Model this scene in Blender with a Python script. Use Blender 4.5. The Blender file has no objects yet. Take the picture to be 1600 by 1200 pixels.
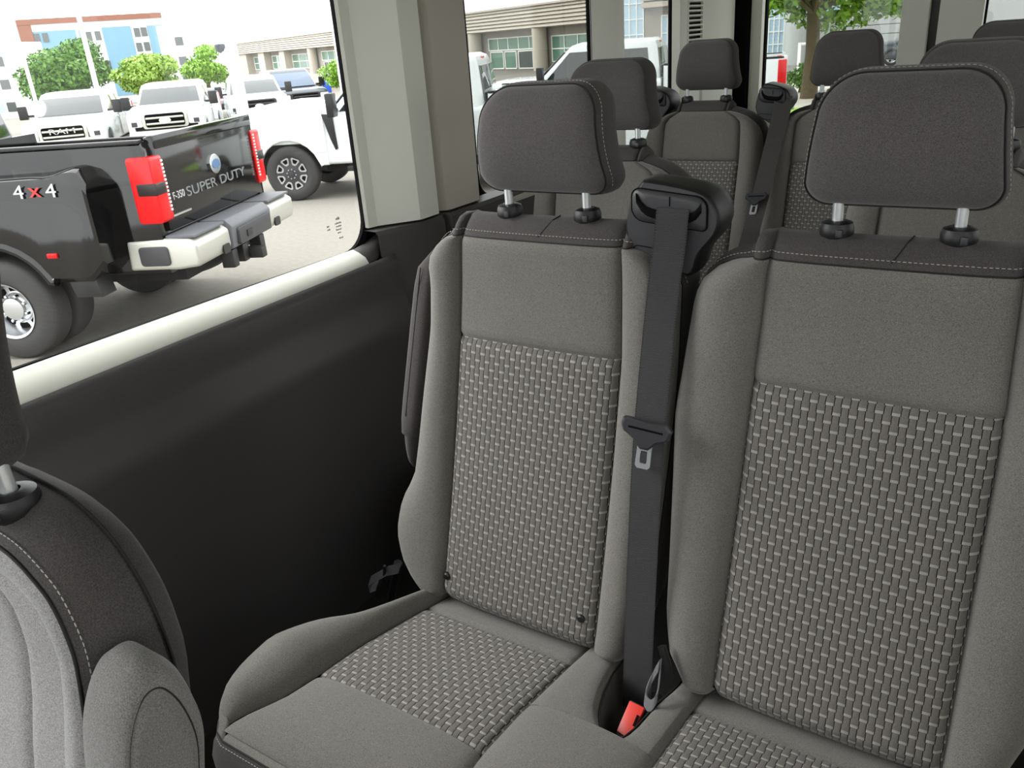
import bpy, bmesh, math, random
import numpy as np
from mathutils import Vector, Matrix

random.seed(7)
rng = np.random.default_rng(7)
SC = bpy.context.scene
COL = SC.collection

# ------------------------------------------------------------------ camera
CAMZ = 1.40
FPX, YAW, PIT, ROL = 1270.5, .6007, .4016, -.0756
_F = Vector((-math.sin(YAW) * math.cos(PIT), math.cos(YAW) * math.cos(PIT), -math.sin(PIT)))
_R = Vector((math.cos(YAW), math.sin(YAW), 0))
_U = _R.cross(_F)
CR = _R * math.cos(ROL) + _U * math.sin(ROL)
CU = -_R * math.sin(ROL) + _U * math.cos(ROL)
cam_d = bpy.data.cameras.new('camera')
cam_d.sensor_fit = 'HORIZONTAL'; cam_d.sensor_width = 36
cam_d.lens = FPX / 1600 * 36
cam_d.clip_start = .01; cam_d.clip_end = 1000
cam = bpy.data.objects.new('camera', cam_d)
m = Matrix((CR, CU, -_F)).transposed().to_4x4()
m.translation = Vector((0, 0, CAMZ))
cam.matrix_world = m
COL.objects.link(cam)
SC.camera = cam

# ------------------------------------------------------------------ sky, exposure
w = bpy.data.worlds.new('overcast_sky'); SC.world = w; w.use_nodes = True
nt = w.node_tree; nt.nodes.clear()
wo = nt.nodes.new('ShaderNodeOutputWorld'); bg = nt.nodes.new('ShaderNodeBackground')
tc = nt.nodes.new('ShaderNodeTexCoord'); nz = nt.nodes.new('ShaderNodeTexNoise'); nz.inputs['Scale'].default_value = 1.6
cr = nt.nodes.new('ShaderNodeValToRGB')
cr.color_ramp.elements[0].color = (.95, .975, 1, 1); cr.color_ramp.elements[1].color = (1, 1, 1, 1)
nt.links.new(tc.outputs['Generated'], nz.inputs['Vector']); nt.links.new(nz.outputs['Fac'], cr.inputs['Fac'])
nt.links.new(cr.outputs['Color'], bg.inputs['Color']); bg.inputs['Strength'].default_value = 3.7
nt.links.new(bg.outputs[0], wo.inputs['Surface'])
SC.view_settings.view_transform = 'Standard'; SC.view_settings.look = 'None'
SC.view_settings.exposure = 0.0; SC.view_settings.gamma = 1.0; SC.view_settings.use_curve_mapping = False
SC.cycles.max_bounces = 8; SC.cycles.diffuse_bounces = 5; SC.cycles.glossy_bounces = 3
SC.cycles.transparent_max_bounces = 16; SC.cycles.use_denoising = True
SC.cycles.sample_clamp_indirect = 6
sd = bpy.data.lights.new('sun', 'SUN'); sd.energy = 5.2; sd.angle = math.radians(48)
sun = bpy.data.objects.new('sun', sd); COL.objects.link(sun)
sun.rotation_euler = Vector((1, .45, -.92)).to_track_quat('-Z', 'Y').to_euler()

# ------------------------------------------------------------------ helpers
def ray(px, py):
    return _F + CR * ((px - 800) / FPX) - CU * ((py - 600) / FPX)
def P(px, py, **k):
    """the world point seen at a pixel on the plane x=.., y=.. or z=.. (world)"""
    d = ray(px, py); a, v = list(k.items())[0]; i = 'xyz'.index(a)
    if a == 'z': v -= CAMZ
    q = d * (v / d[i]); q.z += CAMZ
    return q

def tag(o, label=None, cat=None, group=None, kind=None):
    if label: o['label'] = label
    if cat: o['category'] = cat
    if group: o['group'] = group
    if kind: o['kind'] = kind
    return o
def empty(name, loc=(0, 0, 0), rz=0, label=None, cat=None, group=None, kind=None):
    o = bpy.data.objects.new(name, None); COL.objects.link(o)
    o.location = loc; o.rotation_euler = (0, 0, rz); o.empty_display_size = .1
    return tag(o, label, cat, group, kind)
def link(name, me, mats, parent=None, smooth=True):
    o = bpy.data.objects.new(name, me); COL.objects.link(o)
    for mm in (mats if isinstance(mats, (list, tuple)) else [mats]): me.materials.append(mm)
    if smooth is True: me.polygons.foreach_set('use_smooth', [True] * len(me.polygons))
    if parent is not None: o.parent = parent
    return o
def sharp(me, ang=35):
    me.set_sharp_from_angle(angle=math.radians(ang))
def vf(name, V, Fc, mat, parent=None, smooth=True, uv=None, ang=None):
    me = bpy.data.meshes.new(name); me.from_pydata([tuple(v) for v in V], [], Fc)
    if uv is not None:
        l = me.uv_layers.new(name='uv')
        for p in me.polygons:
            for li, vi in zip(p.loop_indices, p.vertices): l.data[li].uv = uv[vi]
    o = link(name, me, mat, parent, smooth)
    if ang: sharp(me, ang)
    return o
def grid(name, rows, mat, parent=None, uv=None, closed=False, smooth=True, flip=False, ang=None, caps=False):
    """rows: list of equal lists of points"""
    n = len(rows); k = len(rows[0]); V = [p for r in rows for p in r]; Fc = []
    for j in range(n - 1):
        for i in range(k if closed else k - 1):
            a = j * k + i; b = j * k + (i + 1) % k
            f = (a, b, b + k, a + k)
            Fc.append(f[::-1] if flip else f)
    if caps:
        Fc.append(tuple(range(k))[::-1]); Fc.append(tuple(range((n - 1) * k, n * k)))
    U = [u for r in uv for u in r] if uv else None
    return vf(name, V, Fc, mat, parent, smooth, U, ang)
class MB:
    """collects shapes that belong to ONE object"""
    def __init__(s): s.V = []; s.F = []
    def add(s, V, F):
        n = len(s.V); s.V += [tuple(v) for v in V]; s.F += [tuple(i + n for i in f) for f in F]; return s
    def box(s, a, b):
        x0, y0, z0 = a; x1, y1, z1 = b
        return s.add([(x0, y0, z0), (x1, y0, z0), (x1, y1, z0), (x0, y1, z0), (x0, y0, z1), (x1, y0, z1), (x1, y1, z1), (x0, y1, z1)],
                     [(3, 2, 1, 0), (4, 5, 6, 7), (0, 1, 5, 4), (1, 2, 6, 5), (2, 3, 7, 6), (3, 0, 4, 7)])
    def tube(s, pts, r, n=8, cap=True):
        pts = [Vector(p) for p in pts]; rs = r if isinstance(r, (list, tuple)) else [r] * len(pts)
        V = []; F = []; up = None
        for i, p in enumerate(pts):
            t = (pts[min(i + 1, len(pts) - 1)] - pts[max(i - 1, 0)]).normalized()
            if up is None: up = Vector((0, 0, 1)) if abs(t.z) < .9 else Vector((1, 0, 0))
            a = t.cross(up).normalized(); b = a.cross(t).normalized(); up = b
            for k in range(n):
                an = 2 * math.pi * k / n
                V.append(p + (a * math.cos(an) + b * math.sin(an)) * rs[i])
        for i in range(len(pts) - 1):
            for k in range(n):
                F.append((i * n + k, i * n + (k + 1) % n, (i + 1) * n + (k + 1) % n, (i + 1) * n + k))
        if cap: F.append(tuple(range(n))[::-1]); F.append(tuple(range((len(pts) - 1) * n, len(pts) * n)))
        return s.add(V, F)
    def lathe(s, prof, c=(0, 0, 0), axis='z', n=32, arc=None):
        """prof: (radius, height) pairs"""
        V = []; F = []; c = Vector(c)
        for r, h in prof:
            for k in range(n):
                a = 2 * math.pi * k / n; u, v = r * math.cos(a), r * math.sin(a)
                V.append(c + (Vector((u, v, h)) if axis == 'z' else Vector((u, h, v)) if axis == 'y' else Vector((h, u, v))))
        for i in range(len(prof) - 1):
            for k in range(n): F.append((i * n + k, i * n + (k + 1) % n, (i + 1) * n + (k + 1) % n, (i + 1) * n + k))
        return s.add(V, F)
    def prism(s, poly, a, b, axis='y'):
        """poly of 2D points extruded from a to b along an axis"""
        n = len(poly)
        def q(p, h): return (p[0], h, p[1]) if axis == 'y' else (h, p[0], p[1]) if axis == 'x' else (p[0], p[1], h)
        V = [q(p, a) for p in poly] + [q(p, b) for p in poly]
        F = [tuple(range(n)), tuple(range(n, 2 * n))[::-1]] + [(i, i + n, (i + 1) % n + n, (i + 1) % n) for i in range(n)]
        return s.add(V, F)
    def build(s, name, mat, parent=None, smooth=False, bevel=0, seg=2, ang=35):
        me = bpy.data.meshes.new(name); bm = bmesh.new()
        vs = [bm.verts.new(v) for v in s.V]
        for f in s.F:
            try: bm.faces.new([vs[i] for i in f])
            except ValueError: pass
        bmesh.ops.recalc_face_normals(bm, faces=bm.faces)
        if bevel:
            es = [e for e in bm.edges if len(e.link_faces) == 2 and e.calc_face_angle(0) > math.radians(30)]
            bmesh.ops.bevel(bm, geom=es, offset=bevel, segments=seg, profile=.6, affect='EDGES', clamp_overlap=True)
        bm.to_mesh(me); bm.free()
        o = link(name, me, mat, parent, True if (smooth or bevel) else False)
        if smooth or bevel: sharp(me, ang if not bevel else 50)
        return o
def lerp(a, b, t): return a + (b - a) * t
def tab(T, x):
    xs = [p[0] for p in T]; ys = [p[1] for p in T]
    return float(np.interp(x, xs, ys))
def crom(pts, n):
    """Catmull-Rom through pts, n samples per span"""
    pts = [Vector(p) for p in pts]; out = []
    for i in range(len(pts) - 1):
        p0 = pts[max(i - 1, 0)]; p1 = pts[i]; p2 = pts[i + 1]; p3 = pts[min(i + 2, len(pts) - 1)]
        for k in range(n):
            t = k / n
            out.append(.5 * ((2 * p1) + (p2 - p0) * t + (2 * p0 - 5 * p1 + 4 * p2 - p3) * t * t + (3 * p1 - p0 - 3 * p2 + p3) * t ** 3))
    out.append(pts[-1]); return out
def rrect(x0, x1, z0, z1, r, n=6):
    """rounded rectangle outline, r one radius or four (bl, br, tr, tl)"""
    r = r if isinstance(r, (list, tuple)) else [r] * 4
    out = []
    for (cx, cz, rr, a0) in ((x0 + r[0], z0 + r[0], r[0], 180), (x1 - r[1], z0 + r[1], r[1], 270), (x1 - r[2], z1 - r[2], r[2], 0), (x0 + r[3], z1 - r[3], r[3], 90)):
        for k in range(n + 1):
            a = math.radians(a0 + 90 * k / n); out.append((cx + rr * math.cos(a), cz + rr * math.sin(a)))
    return out
def stitches(path, every=.0065, ln=.0042, r=.0007, parent=None, mat=None, lift=(0, 0, 0)):
    """a row of thread stitches along a path: one stuff object"""
    path = [Vector(p) + Vector(lift) for p in path]; mb = MB(); acc = 0
    seg = [(path[i + 1] - path[i]).length for i in range(len(path) - 1)]; tot = sum(seg)
    def at(s):
        for i, l in enumerate(seg):
            if s <= l: return path[i].lerp(path[i + 1], s / max(l, 1e-9))
            s -= l
        return path[-1]
    s = 0
    while s + ln < tot:
        mb.tube([at(s), at(s + ln / 2), at(s + ln)], [r * .6, r, r * .6], 4); s += every
    o = mb.build('stitching', mat, parent); o['kind'] = 'stuff'; return o

# ------------------------------------------------------------------ materials
def newmat(name):
    mt = bpy.data.materials.new(name); mt.use_nodes = True
    b = mt.node_tree.nodes['Principled BSDF']; return mt, mt.node_tree, b
def lin(c):
    return tuple(((v / 255) / 12.92 if v / 255 <= .04045 else ((v / 255 + .055) / 1.055) ** 2.4) for v in c) + (1,)
def N(nt, t, **k):
    n = nt.nodes.new(t)
    for a, v in k.items():
        if hasattr(n, a): setattr(n, a, v)
        else: n.inputs[a].default_value = v
    return n
def mixcol(nt, fac, a, b):
    mx = nt.nodes.new('ShaderNodeMix'); mx.data_type = 'RGBA'
    if isinstance(fac, float): mx.inputs[0].default_value = fac
    else: nt.links.new(fac, mx.inputs[0])
    for i, c in ((6, a), (7, b)):
        if isinstance(c, tuple): mx.inputs[i].default_value = c
        else: nt.links.new(c, mx.inputs[i])
    return mx.outputs[2]
def simple(name, col, rough=.5, metal=0, spec=.5, noise=0, nscale=40, bump=0, bscale=200, coat=0, emit=None):
    mt, nt, b = newmat(name)
    c = lin(col)
    b.inputs['Base Color'].default_value = c; b.inputs['Roughness'].default_value = rough
    b.inputs['Metallic'].default_value = metal; b.inputs['Specular IOR Level'].default_value = spec
    if coat: b.inputs['Coat Weight'].default_value = coat; b.inputs['Coat Roughness'].default_value = .04
    t = N(nt, 'ShaderNodeTexCoord')
    if noise:
        n = N(nt, 'ShaderNodeTexNoise', Scale=nscale, Detail=4.0)
        nt.links.new(t.outputs['Object'], n.inputs['Vector'])
        d = tuple(v * (1 - noise) for v in c[:3]) + (1,); l = tuple(min(1, v * (1 + noise)) for v in c[:3]) + (1,)
        nt.links.new(mixcol(nt, n.outputs['Fac'], d, l), b.inputs['Base Color'])
    if bump:
        n2 = N(nt, 'ShaderNodeTexNoise', Scale=bscale, Detail=2.0)
        nt.links.new(t.outputs['Object'], n2.inputs['Vector'])
        bp = N(nt, 'ShaderNodeBump', Strength=bump, Distance=.002)
        nt.links.new(n2.outputs['Fac'], bp.inputs['Height']); nt.links.new(bp.outputs[0], b.inputs['Normal'])
    if emit: b.inputs['Emission Color'].default_value = lin(emit[0]); b.inputs['Emission Strength'].default_value = emit[1]
    return mt
def fabric(name, col, var=.40, scale=820, sheen=.25):
    mt, nt, b = newmat(name); c = lin(col)
    t = N(nt, 'ShaderNodeTexCoord')
    n = N(nt, 'ShaderNodeTexNoise', Scale=scale, Detail=2.0); nt.links.new(t.outputs['Object'], n.inputs['Vector'])
    n3 = N(nt, 'ShaderNodeTexNoise', Scale=9.0, Detail=3.0); nt.links.new(t.outputs['Object'], n3.inputs['Vector'])
    rp = N(nt, 'ShaderNodeValToRGB'); rp.color_ramp.elements[0].position = .3; rp.color_ramp.elements[1].position = .72
    rp.color_ramp.elements[0].color = tuple(v * (1 - var) for v in c[:3]) + (1,)
    rp.color_ramp.elements[1].color = tuple(v * (1 + var) for v in c[:3]) + (1,)
    nt.links.new(n.outputs['Fac'], rp.inputs['Fac'])
    warm = mixcol(nt, n3.outputs['Fac'], rp.outputs['Color'], rp.outputs['Color'])
    hsv = N(nt, 'ShaderNodeHueSaturation'); nt.links.new(rp.outputs['Color'], hsv.inputs['Color'])
    mr = N(nt, 'ShaderNodeMapRange'); mr.inputs['To Min'].default_value = .9; mr.inputs['To Max'].default_value = 1.1
    nt.links.new(n3.outputs['Fac'], mr.inputs['Value']); nt.links.new(mr.outputs[0], hsv.inputs['Value'])
    nt.links.new(hsv.outputs[0], b.inputs['Base Color'])
    b.inputs['Roughness'].default_value = .9; b.inputs['Specular IOR Level'].default_value = .2
    b.inputs['Sheen Weight'].default_value = sheen; b.inputs['Sheen Roughness'].default_value = .5
    bp = N(nt, 'ShaderNodeBump', Strength=.35, Distance=.001)
    nt.links.new(n.outputs['Fac'], bp.inputs['Height']); nt.links.new(bp.outputs[0], b.inputs['Normal'])
    return mt
def math_(nt, op, a, b=None, c=None):
    n = nt.nodes.new('ShaderNodeMath'); n.operation = op
    for i, v in enumerate((a, b, c)):
        if v is None: continue
        if isinstance(v, (int, float)): n.inputs[i].default_value = v
        else: nt.links.new(v, n.inputs[i])
    return n.outputs[0]
def weave(name, base, dash, dark, cw=.0107, per=.0262, dashw=.15):
    """woven strips: staggered blocks with a pale thread across each end; uv is in metres"""
    mt, nt, b = newmat(name)
    uvn = N(nt, 'ShaderNodeUVMap', uv_map='uv'); sp = N(nt, 'ShaderNodeSeparateXYZ'); nt.links.new(uvn.outputs[0], sp.inputs[0])
    u = math_(nt, 'DIVIDE', sp.outputs[0], cw); col = math_(nt, 'FLOOR', u); fu = math_(nt, 'FRACT', u)
    par = math_(nt, 'FLOORED_MODULO', col, 2.0)
    v = math_(nt, 'ADD', math_(nt, 'DIVIDE', sp.outputs[1], per), math_(nt, 'MULTIPLY', par, .5)); fv = math_(nt, 'FRACT', v)
    isd = math_(nt, 'MULTIPLY', math_(nt, 'LESS_THAN', fv, dashw), math_(nt, 'LESS_THAN', math_(nt, 'ABSOLUTE', math_(nt, 'SUBTRACT', fu, .5)), .495))
    edge = math_(nt, 'GREATER_THAN', math_(nt, 'ABSOLUTE', math_(nt, 'SUBTRACT', fu, .5)), .39)
    # the dark side gaps lie along the raised half of the strip
    near = math_(nt, 'GREATER_THAN', fv, .50)
    edge = math_(nt, 'MULTIPLY', edge, near)
    # threads of the dashes
    th = math_(nt, 'FRACT', math_(nt, 'MULTIPLY', fu, 5.0)); ths = math_(nt, 'MULTIPLY_ADD', math_(nt, 'GREATER_THAN', th, .3), .45, .55)
    t = N(nt, 'ShaderNodeTexCoord'); n = N(nt, 'ShaderNodeTexNoise', Scale=500.0, Detail=2.0); nt.links.new(t.outputs['Object'], n.inputs['Vector'])
    b0 = mixcol(nt, n.outputs['Fac'], tuple(x * .7 for x in lin(base)[:3]) + (1,), tuple(x * 1.3 for x in lin(base)[:3]) + (1,))
    c1 = mixcol(nt, edge, b0, lin(dark))
    c2 = mixcol(nt, math_(nt, 'MULTIPLY', isd, ths), c1, lin(dash))
    nt.links.new(c2, b.inputs['Base Color']); b.inputs['Roughness'].default_value = .85; b.inputs['Specular IOR Level'].default_value = .2
    b.inputs['Sheen Weight'].default_value = .15
    # relief: block bulges between its two pale threads
    hv = math_(nt, 'SINE', math_(nt, 'MULTIPLY', fv, math.pi)); hu = math_(nt, 'SINE', math_(nt, 'MULTIPLY', fu, math.pi))
    h = math_(nt, 'ADD', math_(nt, 'POWER', hu, .5), math_(nt, 'MULTIPLY', hv, .8))
    h = math_(nt, 'ADD', math_(nt, 'SUBTRACT', h, math_(nt, 'MULTIPLY', edge, 1.2)), math_(nt, 'MULTIPLY', n.outputs['Fac'], .3))
    bp = N(nt, 'ShaderNodeBump', Strength=.6, Distance=.0016)
    nt.links.new(h, bp.inputs['Height']); nt.links.new(bp.outputs[0], b.inputs['Normal'])
    return mt
def webbing_mat():
    mt, nt, b = newmat('webbing')
    uvn = N(nt, 'ShaderNodeUVMap', uv_map='uv'); sp = N(nt, 'ShaderNodeSeparateXYZ'); nt.links.new(uvn.outputs[0], sp.inputs[0])
    a = math_(nt, 'SINE', math_(nt, 'MULTIPLY', sp.outputs[1], 2 * math.pi / .0022))
    e = math_(nt, 'GREATER_THAN', math_(nt, 'ABSOLUTE', sp.outputs[0]), .0218)
    t = N(nt, 'ShaderNodeTexCoord'); n = N(nt, 'ShaderNodeTexNoise', Scale=800.0, Detail=2.0); nt.links.new(t.outputs['Object'], n.inputs['Vector'])
    c0 = mixcol(nt, n.outputs['Fac'], lin((26, 26, 28)), lin((62, 61, 64)))
    dots = math_(nt, 'MULTIPLY', e, math_(nt, 'GREATER_THAN', math_(nt, 'SINE', math_(nt, 'MULTIPLY', sp.outputs[1], 2 * math.pi / .004)), 0.0))
    nt.links.new(mixcol(nt, dots, c0, lin((14, 14, 16))), b.inputs['Base Color'])
    b.inputs['Roughness'].default_value = .6; b.inputs['Sheen Weight'].default_value = .2
    bp = N(nt, 'ShaderNodeBump', Strength=.35, Distance=.001); nt.links.new(a, bp.inputs['Height']); nt.links.new(bp.outputs[0], b.inputs['Normal'])
    return mt
def pane(name, tint=(1, 1, 1), refl=.05):
    mt = bpy.data.materials.new(name); mt.use_nodes = True; nt = mt.node_tree; nt.nodes.clear()
    o = nt.nodes.new('ShaderNodeOutputMaterial'); tr = nt.nodes.new('ShaderNodeBsdfTransparent'); gl = nt.nodes.new('ShaderNodeBsdfGlossy')
    tr.inputs[0].default_value = tint + (1,); gl.inputs['Roughness'].default_value = .02
    lw = nt.nodes.new('ShaderNodeLayerWeight'); lw.inputs[0].default_value = .5
    pw = math_(nt, 'MULTIPLY_ADD', math_(nt, 'POWER', lw.outputs['Facing'], 4.0), .5, refl * .5)
    mx = nt.nodes.new('ShaderNodeMixShader'); nt.links.new(pw, mx.inputs[0]); nt.links.new(tr.outputs[0], mx.inputs[1]); nt.links.new(gl.outputs[0], mx.inputs[2])
    nt.links.new(mx.outputs[0], o.inputs[0]); return mt

M = {}
M['fab'] = fabric('charcoal_grey_cloth', (110, 107, 102))
M['fab_mid'] = fabric('headrest_cloth', (90, 86, 86))
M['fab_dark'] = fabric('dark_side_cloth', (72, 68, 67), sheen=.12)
M['fab_front'] = fabric('front_seat_cloth', (146, 144, 143))
M['fab_arm'] = fabric('armrest_cloth', (116, 114, 112))
M['weave'] = weave('woven_insert', (104, 100, 96), (156, 154, 147), (13, 12, 12))
M['thread'] = simple('thread', (168, 164, 156), .7)
M['pipe'] = simple('seam_piping', (26, 24, 24), .8)
M['webbing'] = webbing_mat()
M['strap'] = simple('grey_strap', (104, 104, 106), .8, bump=.3, bscale=900)
M['black'] = simple('black_plastic', (26, 26, 27), .42, bump=.15, bscale=900)
M['black_hi'] = simple('satin_dark_plastic', (54, 54, 57), .4, bump=.15, bscale=900)
M['steel'] = simple('bright_steel', (236, 240, 244), .3, metal=.75)
M['red'] = simple('red_plastic', (222, 62, 50), .4)
M['trim'] = simple('light_grey_trim', (240, 241, 230), .55, noise=.03, nscale=900, bump=.1, bscale=700)
M['trim2'] = simple('warm_grey_trim', (196, 190, 178), .6, noise=.03, nscale=900, bump=.1, bscale=700)
M['dark'] = simple('dark_door_plastic', (76, 73, 73), .42, noise=.06, nscale=300, bump=.2, bscale=600)
M['carpet'] = simple('dark_carpet', (34, 32, 31), .95, noise=.3, nscale=300)
M['rubber'] = simple('rubber_seal', (9, 9, 9), .95, spec=.15)
M['head'] = simple('headliner', (190, 188, 178), .95)
M['glass'] = pane('window_glass', (.98, .985, .98))
M['glass_tint'] = pane('light_cutting_glass', (.66, .67, .66))  # tint added to the unseen driver's-side panes to cut the light through them
M['glass_rear'] = pane('light_tinted_glass', (.66, .67, .66))
M['asphalt'] = simple('pale_asphalt', (120, 116, 108), .95, noise=.2, nscale=14, bump=.3, bscale=60)
M['tire'] = simple('tyre_rubber', (52, 51, 50), .8, noise=.1, nscale=60)
M['pblack'] = simple('black_paint', (5, 5, 6), .08, spec=.55)
M['pwhite'] = simple('white_paint', (214, 220, 220), .25, coat=.6)
M['pgrey'] = simple('dark_grey_paint', (70, 76, 84), .25, coat=.8)
M['chrome'] = simple('chrome', (225, 228, 230), .12, metal=1)
M['satin'] = simple('satin_chrome', (196, 196, 188), .45, metal=.7)
M['alu'] = simple('polished_aluminium', (210, 212, 214), .3, metal=.9)
M['tail'] = simple('tail_light_red', (206, 6, 14), .2, spec=.4)
M['taild'] = simple('tail_light_smoke', (22, 10, 10), .3)
M['lens'] = simple('clear_lens', (225, 228, 228), .15, coat=1)
M['amber'] = simple('amber_lens', (200, 110, 70), .3)
M['vglass'] = simple('vehicle_glass', (24, 34, 36), .06, spec=.9, coat=1)
M['vglass_b'] = simple('vehicle_glass_blue', (60, 84, 112), .1, spec=.9, coat=1)
M['under'] = simple('underbody', (26, 25, 24), .8)
M['grey_pl'] = simple('grey_bumper_plastic', (92, 94, 98), .55)
M['leaf'] = simple('leaf_green', (118, 162, 38), .6, noise=.45, nscale=1.4)
M['leaf2'] = simple('leaf_green_deep', (84, 126, 42), .6, noise=.5, nscale=.8)
M['leaf3'] = simple('leaf_yellow_green', (136, 168, 72), .6, noise=.35, nscale=.9)
M['bark'] = simple('bark', (90, 79, 58), .9, noise=.4, nscale=8, bump=.6, bscale=18)
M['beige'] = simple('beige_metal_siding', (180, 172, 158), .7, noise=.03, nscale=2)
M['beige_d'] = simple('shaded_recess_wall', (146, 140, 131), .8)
M['white_w'] = simple('white_render', (236, 238, 236), .7)
M['panel_w'] = simple('pale_panel', (172, 176, 174), .7)
M['blue_w'] = simple('pale_blue_cladding', (122, 160, 182), .8, noise=.05, nscale=.5)
M['brown_w'] = simple('terracotta_cladding', (142, 98, 82), .8, noise=.08, nscale=.6)
M['mull'] = simple('white_mullion', (232, 236, 228), .5)
M['bglass'] = simple('green_glass', (86, 122, 104), .08, spec=.9)
M['bglass_d'] = simple('dark_glass', (66, 74, 72), .1, spec=.9)
M['bglass_l'] = simple('pale_blue_glass', (168, 196, 214), .1, spec=.9)
M['grass'] = simple('lawn', (150, 186, 70), .95, noise=.3, nscale=6)
M['conc'] = simple('concrete', (206, 200, 190), .9, noise=.06, nscale=3)
M['mulch'] = simple('brown_mulch', (150, 124, 104), .95, noise=.3, nscale=10)
M['polew'] = simple('white_pole_paint', (236, 238, 238), .4)
M['skin'] = simple('skin', (190, 140, 116), .6)
M['shirt'] = simple('blue_shirt', (40, 84, 190), .8)
M['trousers'] = simple('dark_trousers', (40, 42, 50), .8)
M['decal_w'] = simple('silver_decal', (196, 198, 200), .35, metal=.4)
M['emboss'] = simple('dark_silver_letters', (128, 130, 132), .4, metal=.5)
M['decal_r'] = simple('red_decal', (200, 52, 48), .4)
M['oval'] = simple('blue_oval', (92, 120, 160), .25, metal=.3)
M['print'] = simple('grey_print', (130, 126, 118), .7)
# ------------------------------------------------------------------ the van's shell
def struct(o): o['kind'] = 'structure'; return o
GL = -1.5                                     # window side: inner face of the glass
WT = 1.78                                     # window tops
def wall_with_holes(name, x0, x1, y0, y1, z0, z1, holes, mat, axis='x'):
    """a wall slab with rectangular openings, built from boxes around them"""
    mb = MB(); ys = sorted({y0, y1} | {h[0] for h in holes} | {h[1] for h in holes})
    for a, b in zip(ys[:-1], ys[1:]):
        hh = [h for h in holes if h[0] <= a + 1e-6 and h[1] >= b - 1e-6]
        spans = [(z0, z1)] if not hh else [(z0, hh[0][2]), (hh[0][3], z1)]
        for c, d in spans:
            if axis == 'x': mb.box((x0, a, c), (x1, b, d))
            else: mb.box((a, x0, c), (b, x1, d))
    return struct(mb.build(name, mat))
struct(MB().box((-1.56, -1.3, -.06), (.44, 4.44, 0)).build('floor', M['carpet']))
# roof: gently arched panel
rows = []
for j in range(9):
    x = lerp(-1.56, .44, j / 8); z = 1.97 - .10 * abs((x + .56) / 1.0) ** 2.5
    rows.append([(x, -1.3, z), (x, 4.48, z), (x, 4.48, z + .06), (x, -1.3, z + .06)])
struct(grid('ceiling', rows, M['head'], closed=True, caps=True, ang=40))
WL = [(-1.12, -.18, .90, WT + .02), (-.085, 1.60, .882, WT + .02), (2.07, 2.89, .91, WT + .02), (3.06, 3.65, .91, WT + .02)]
wall_with_holes('wall_left', -1.53, GL - .006, -1.3, 4.44, 0, 1.92, WL, M['dark'])
WR = [(-1.1, -.2, .92, WT), (-.06, 1.0, .92, WT), (1.2, 2.2, .92, WT), (2.4, 3.5, .92, WT)]
wall_with_holes('wall_right', .38, .44, -1.3, 4.44, 0, 1.92, WR, M['trim2'])
RB = [(-1.35, -.68, .915, WT + .015), (-.39, .265, .915, WT + .015)]
wall_with_holes('wall_back', 4.405, 4.43, -1.56, .44, 0, 1.92, RB, M['dark'], axis='y')
wall_with_holes('wall_front', -1.3, -1.24, -1.56, .44, 0, 1.92, [(-1.4, .3, .95, 1.75)], M['dark'], axis='y')

def side_window(n, y0, y1, z0, z1, r, x=GL, rim=.006, inner=True):
    """rubber seal and pane in a side opening"""
    outer = rrect(y0, y1, z0, z1, r, 8); inn = rrect(y0 + rim, y1 - rim, z0 + rim * 2.4, z1 - rim, [max(q - rim, .01) for q in r], 8)
    out2 = rrect(y0 - .035, y1 + .035, z0 - .035, z1 + .035, .01, 8)
    rows = [[(x - .014, p[0], p[1]) for p in inn], [(x - .004, p[0], p[1]) for p in inn], [(x + .003, p[0], p[1]) for p in outer], [(x - .004, p[0], p[1]) for p in out2]]
    wf = struct(grid(f'window_{n}', rows, M['rubber'], closed=True, ang=30))
    V = [(x - .010, p[0], p[1]) for p in inn] + [(x - .013, p[0], p[1]) for p in inn]; k = len(inn)
    g = vf('pane', V, [tuple(range(k)), tuple(range(k, 2 * k))[::-1]], M['glass'] if n in (1, 4) else M['glass_rear'], wf, smooth=False)
    return wf
w1 = side_window(1, -.06, 1.572, .905, WT, [.06, .085, .1, .1])
side_window(2, 2.09, 2.865, .93, WT, [.08] * 4)
side_window(3, 3.085, 3.625, .93, WT, [.06] * 4)
side_window(4, -1.1, -.2, .92, WT, [.06] * 4)
def back_window(n, x0, x1, z0, z1, r, y=4.40):
    o = rrect(x0, x1, z0, z1, r, 8); i = rrect(x0 + .012, x1 - .012, z0 + .012, z1 - .012, r, 8); o2 = rrect(x0 - .02, x1 + .02, z0 - .02, z1 + .02, .01, 8)
    wf = struct(grid(f'window_{n}', [[(p[0], y + .03, p[1]) for p in i], [(p[0], y, p[1]) for p in i], [(p[0], y - .006, p[1]) for p in o], [(p[0], y + .002, p[1]) for p in o2]], M['rubber'], closed=True, ang=30))
    k = len(i); vf('pane', [(p[0], y + .024, p[1]) for p in i] + [(p[0], y + .028, p[1]) for p in i], [tuple(range(k)), tuple(range(k, 2 * k))[::-1]], M['glass_rear'], wf, smooth=False)
back_window(5, -1.335, -.695, .93, WT, .05)
back_window(6, -.375, .25, .93, WT, .05)
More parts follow.
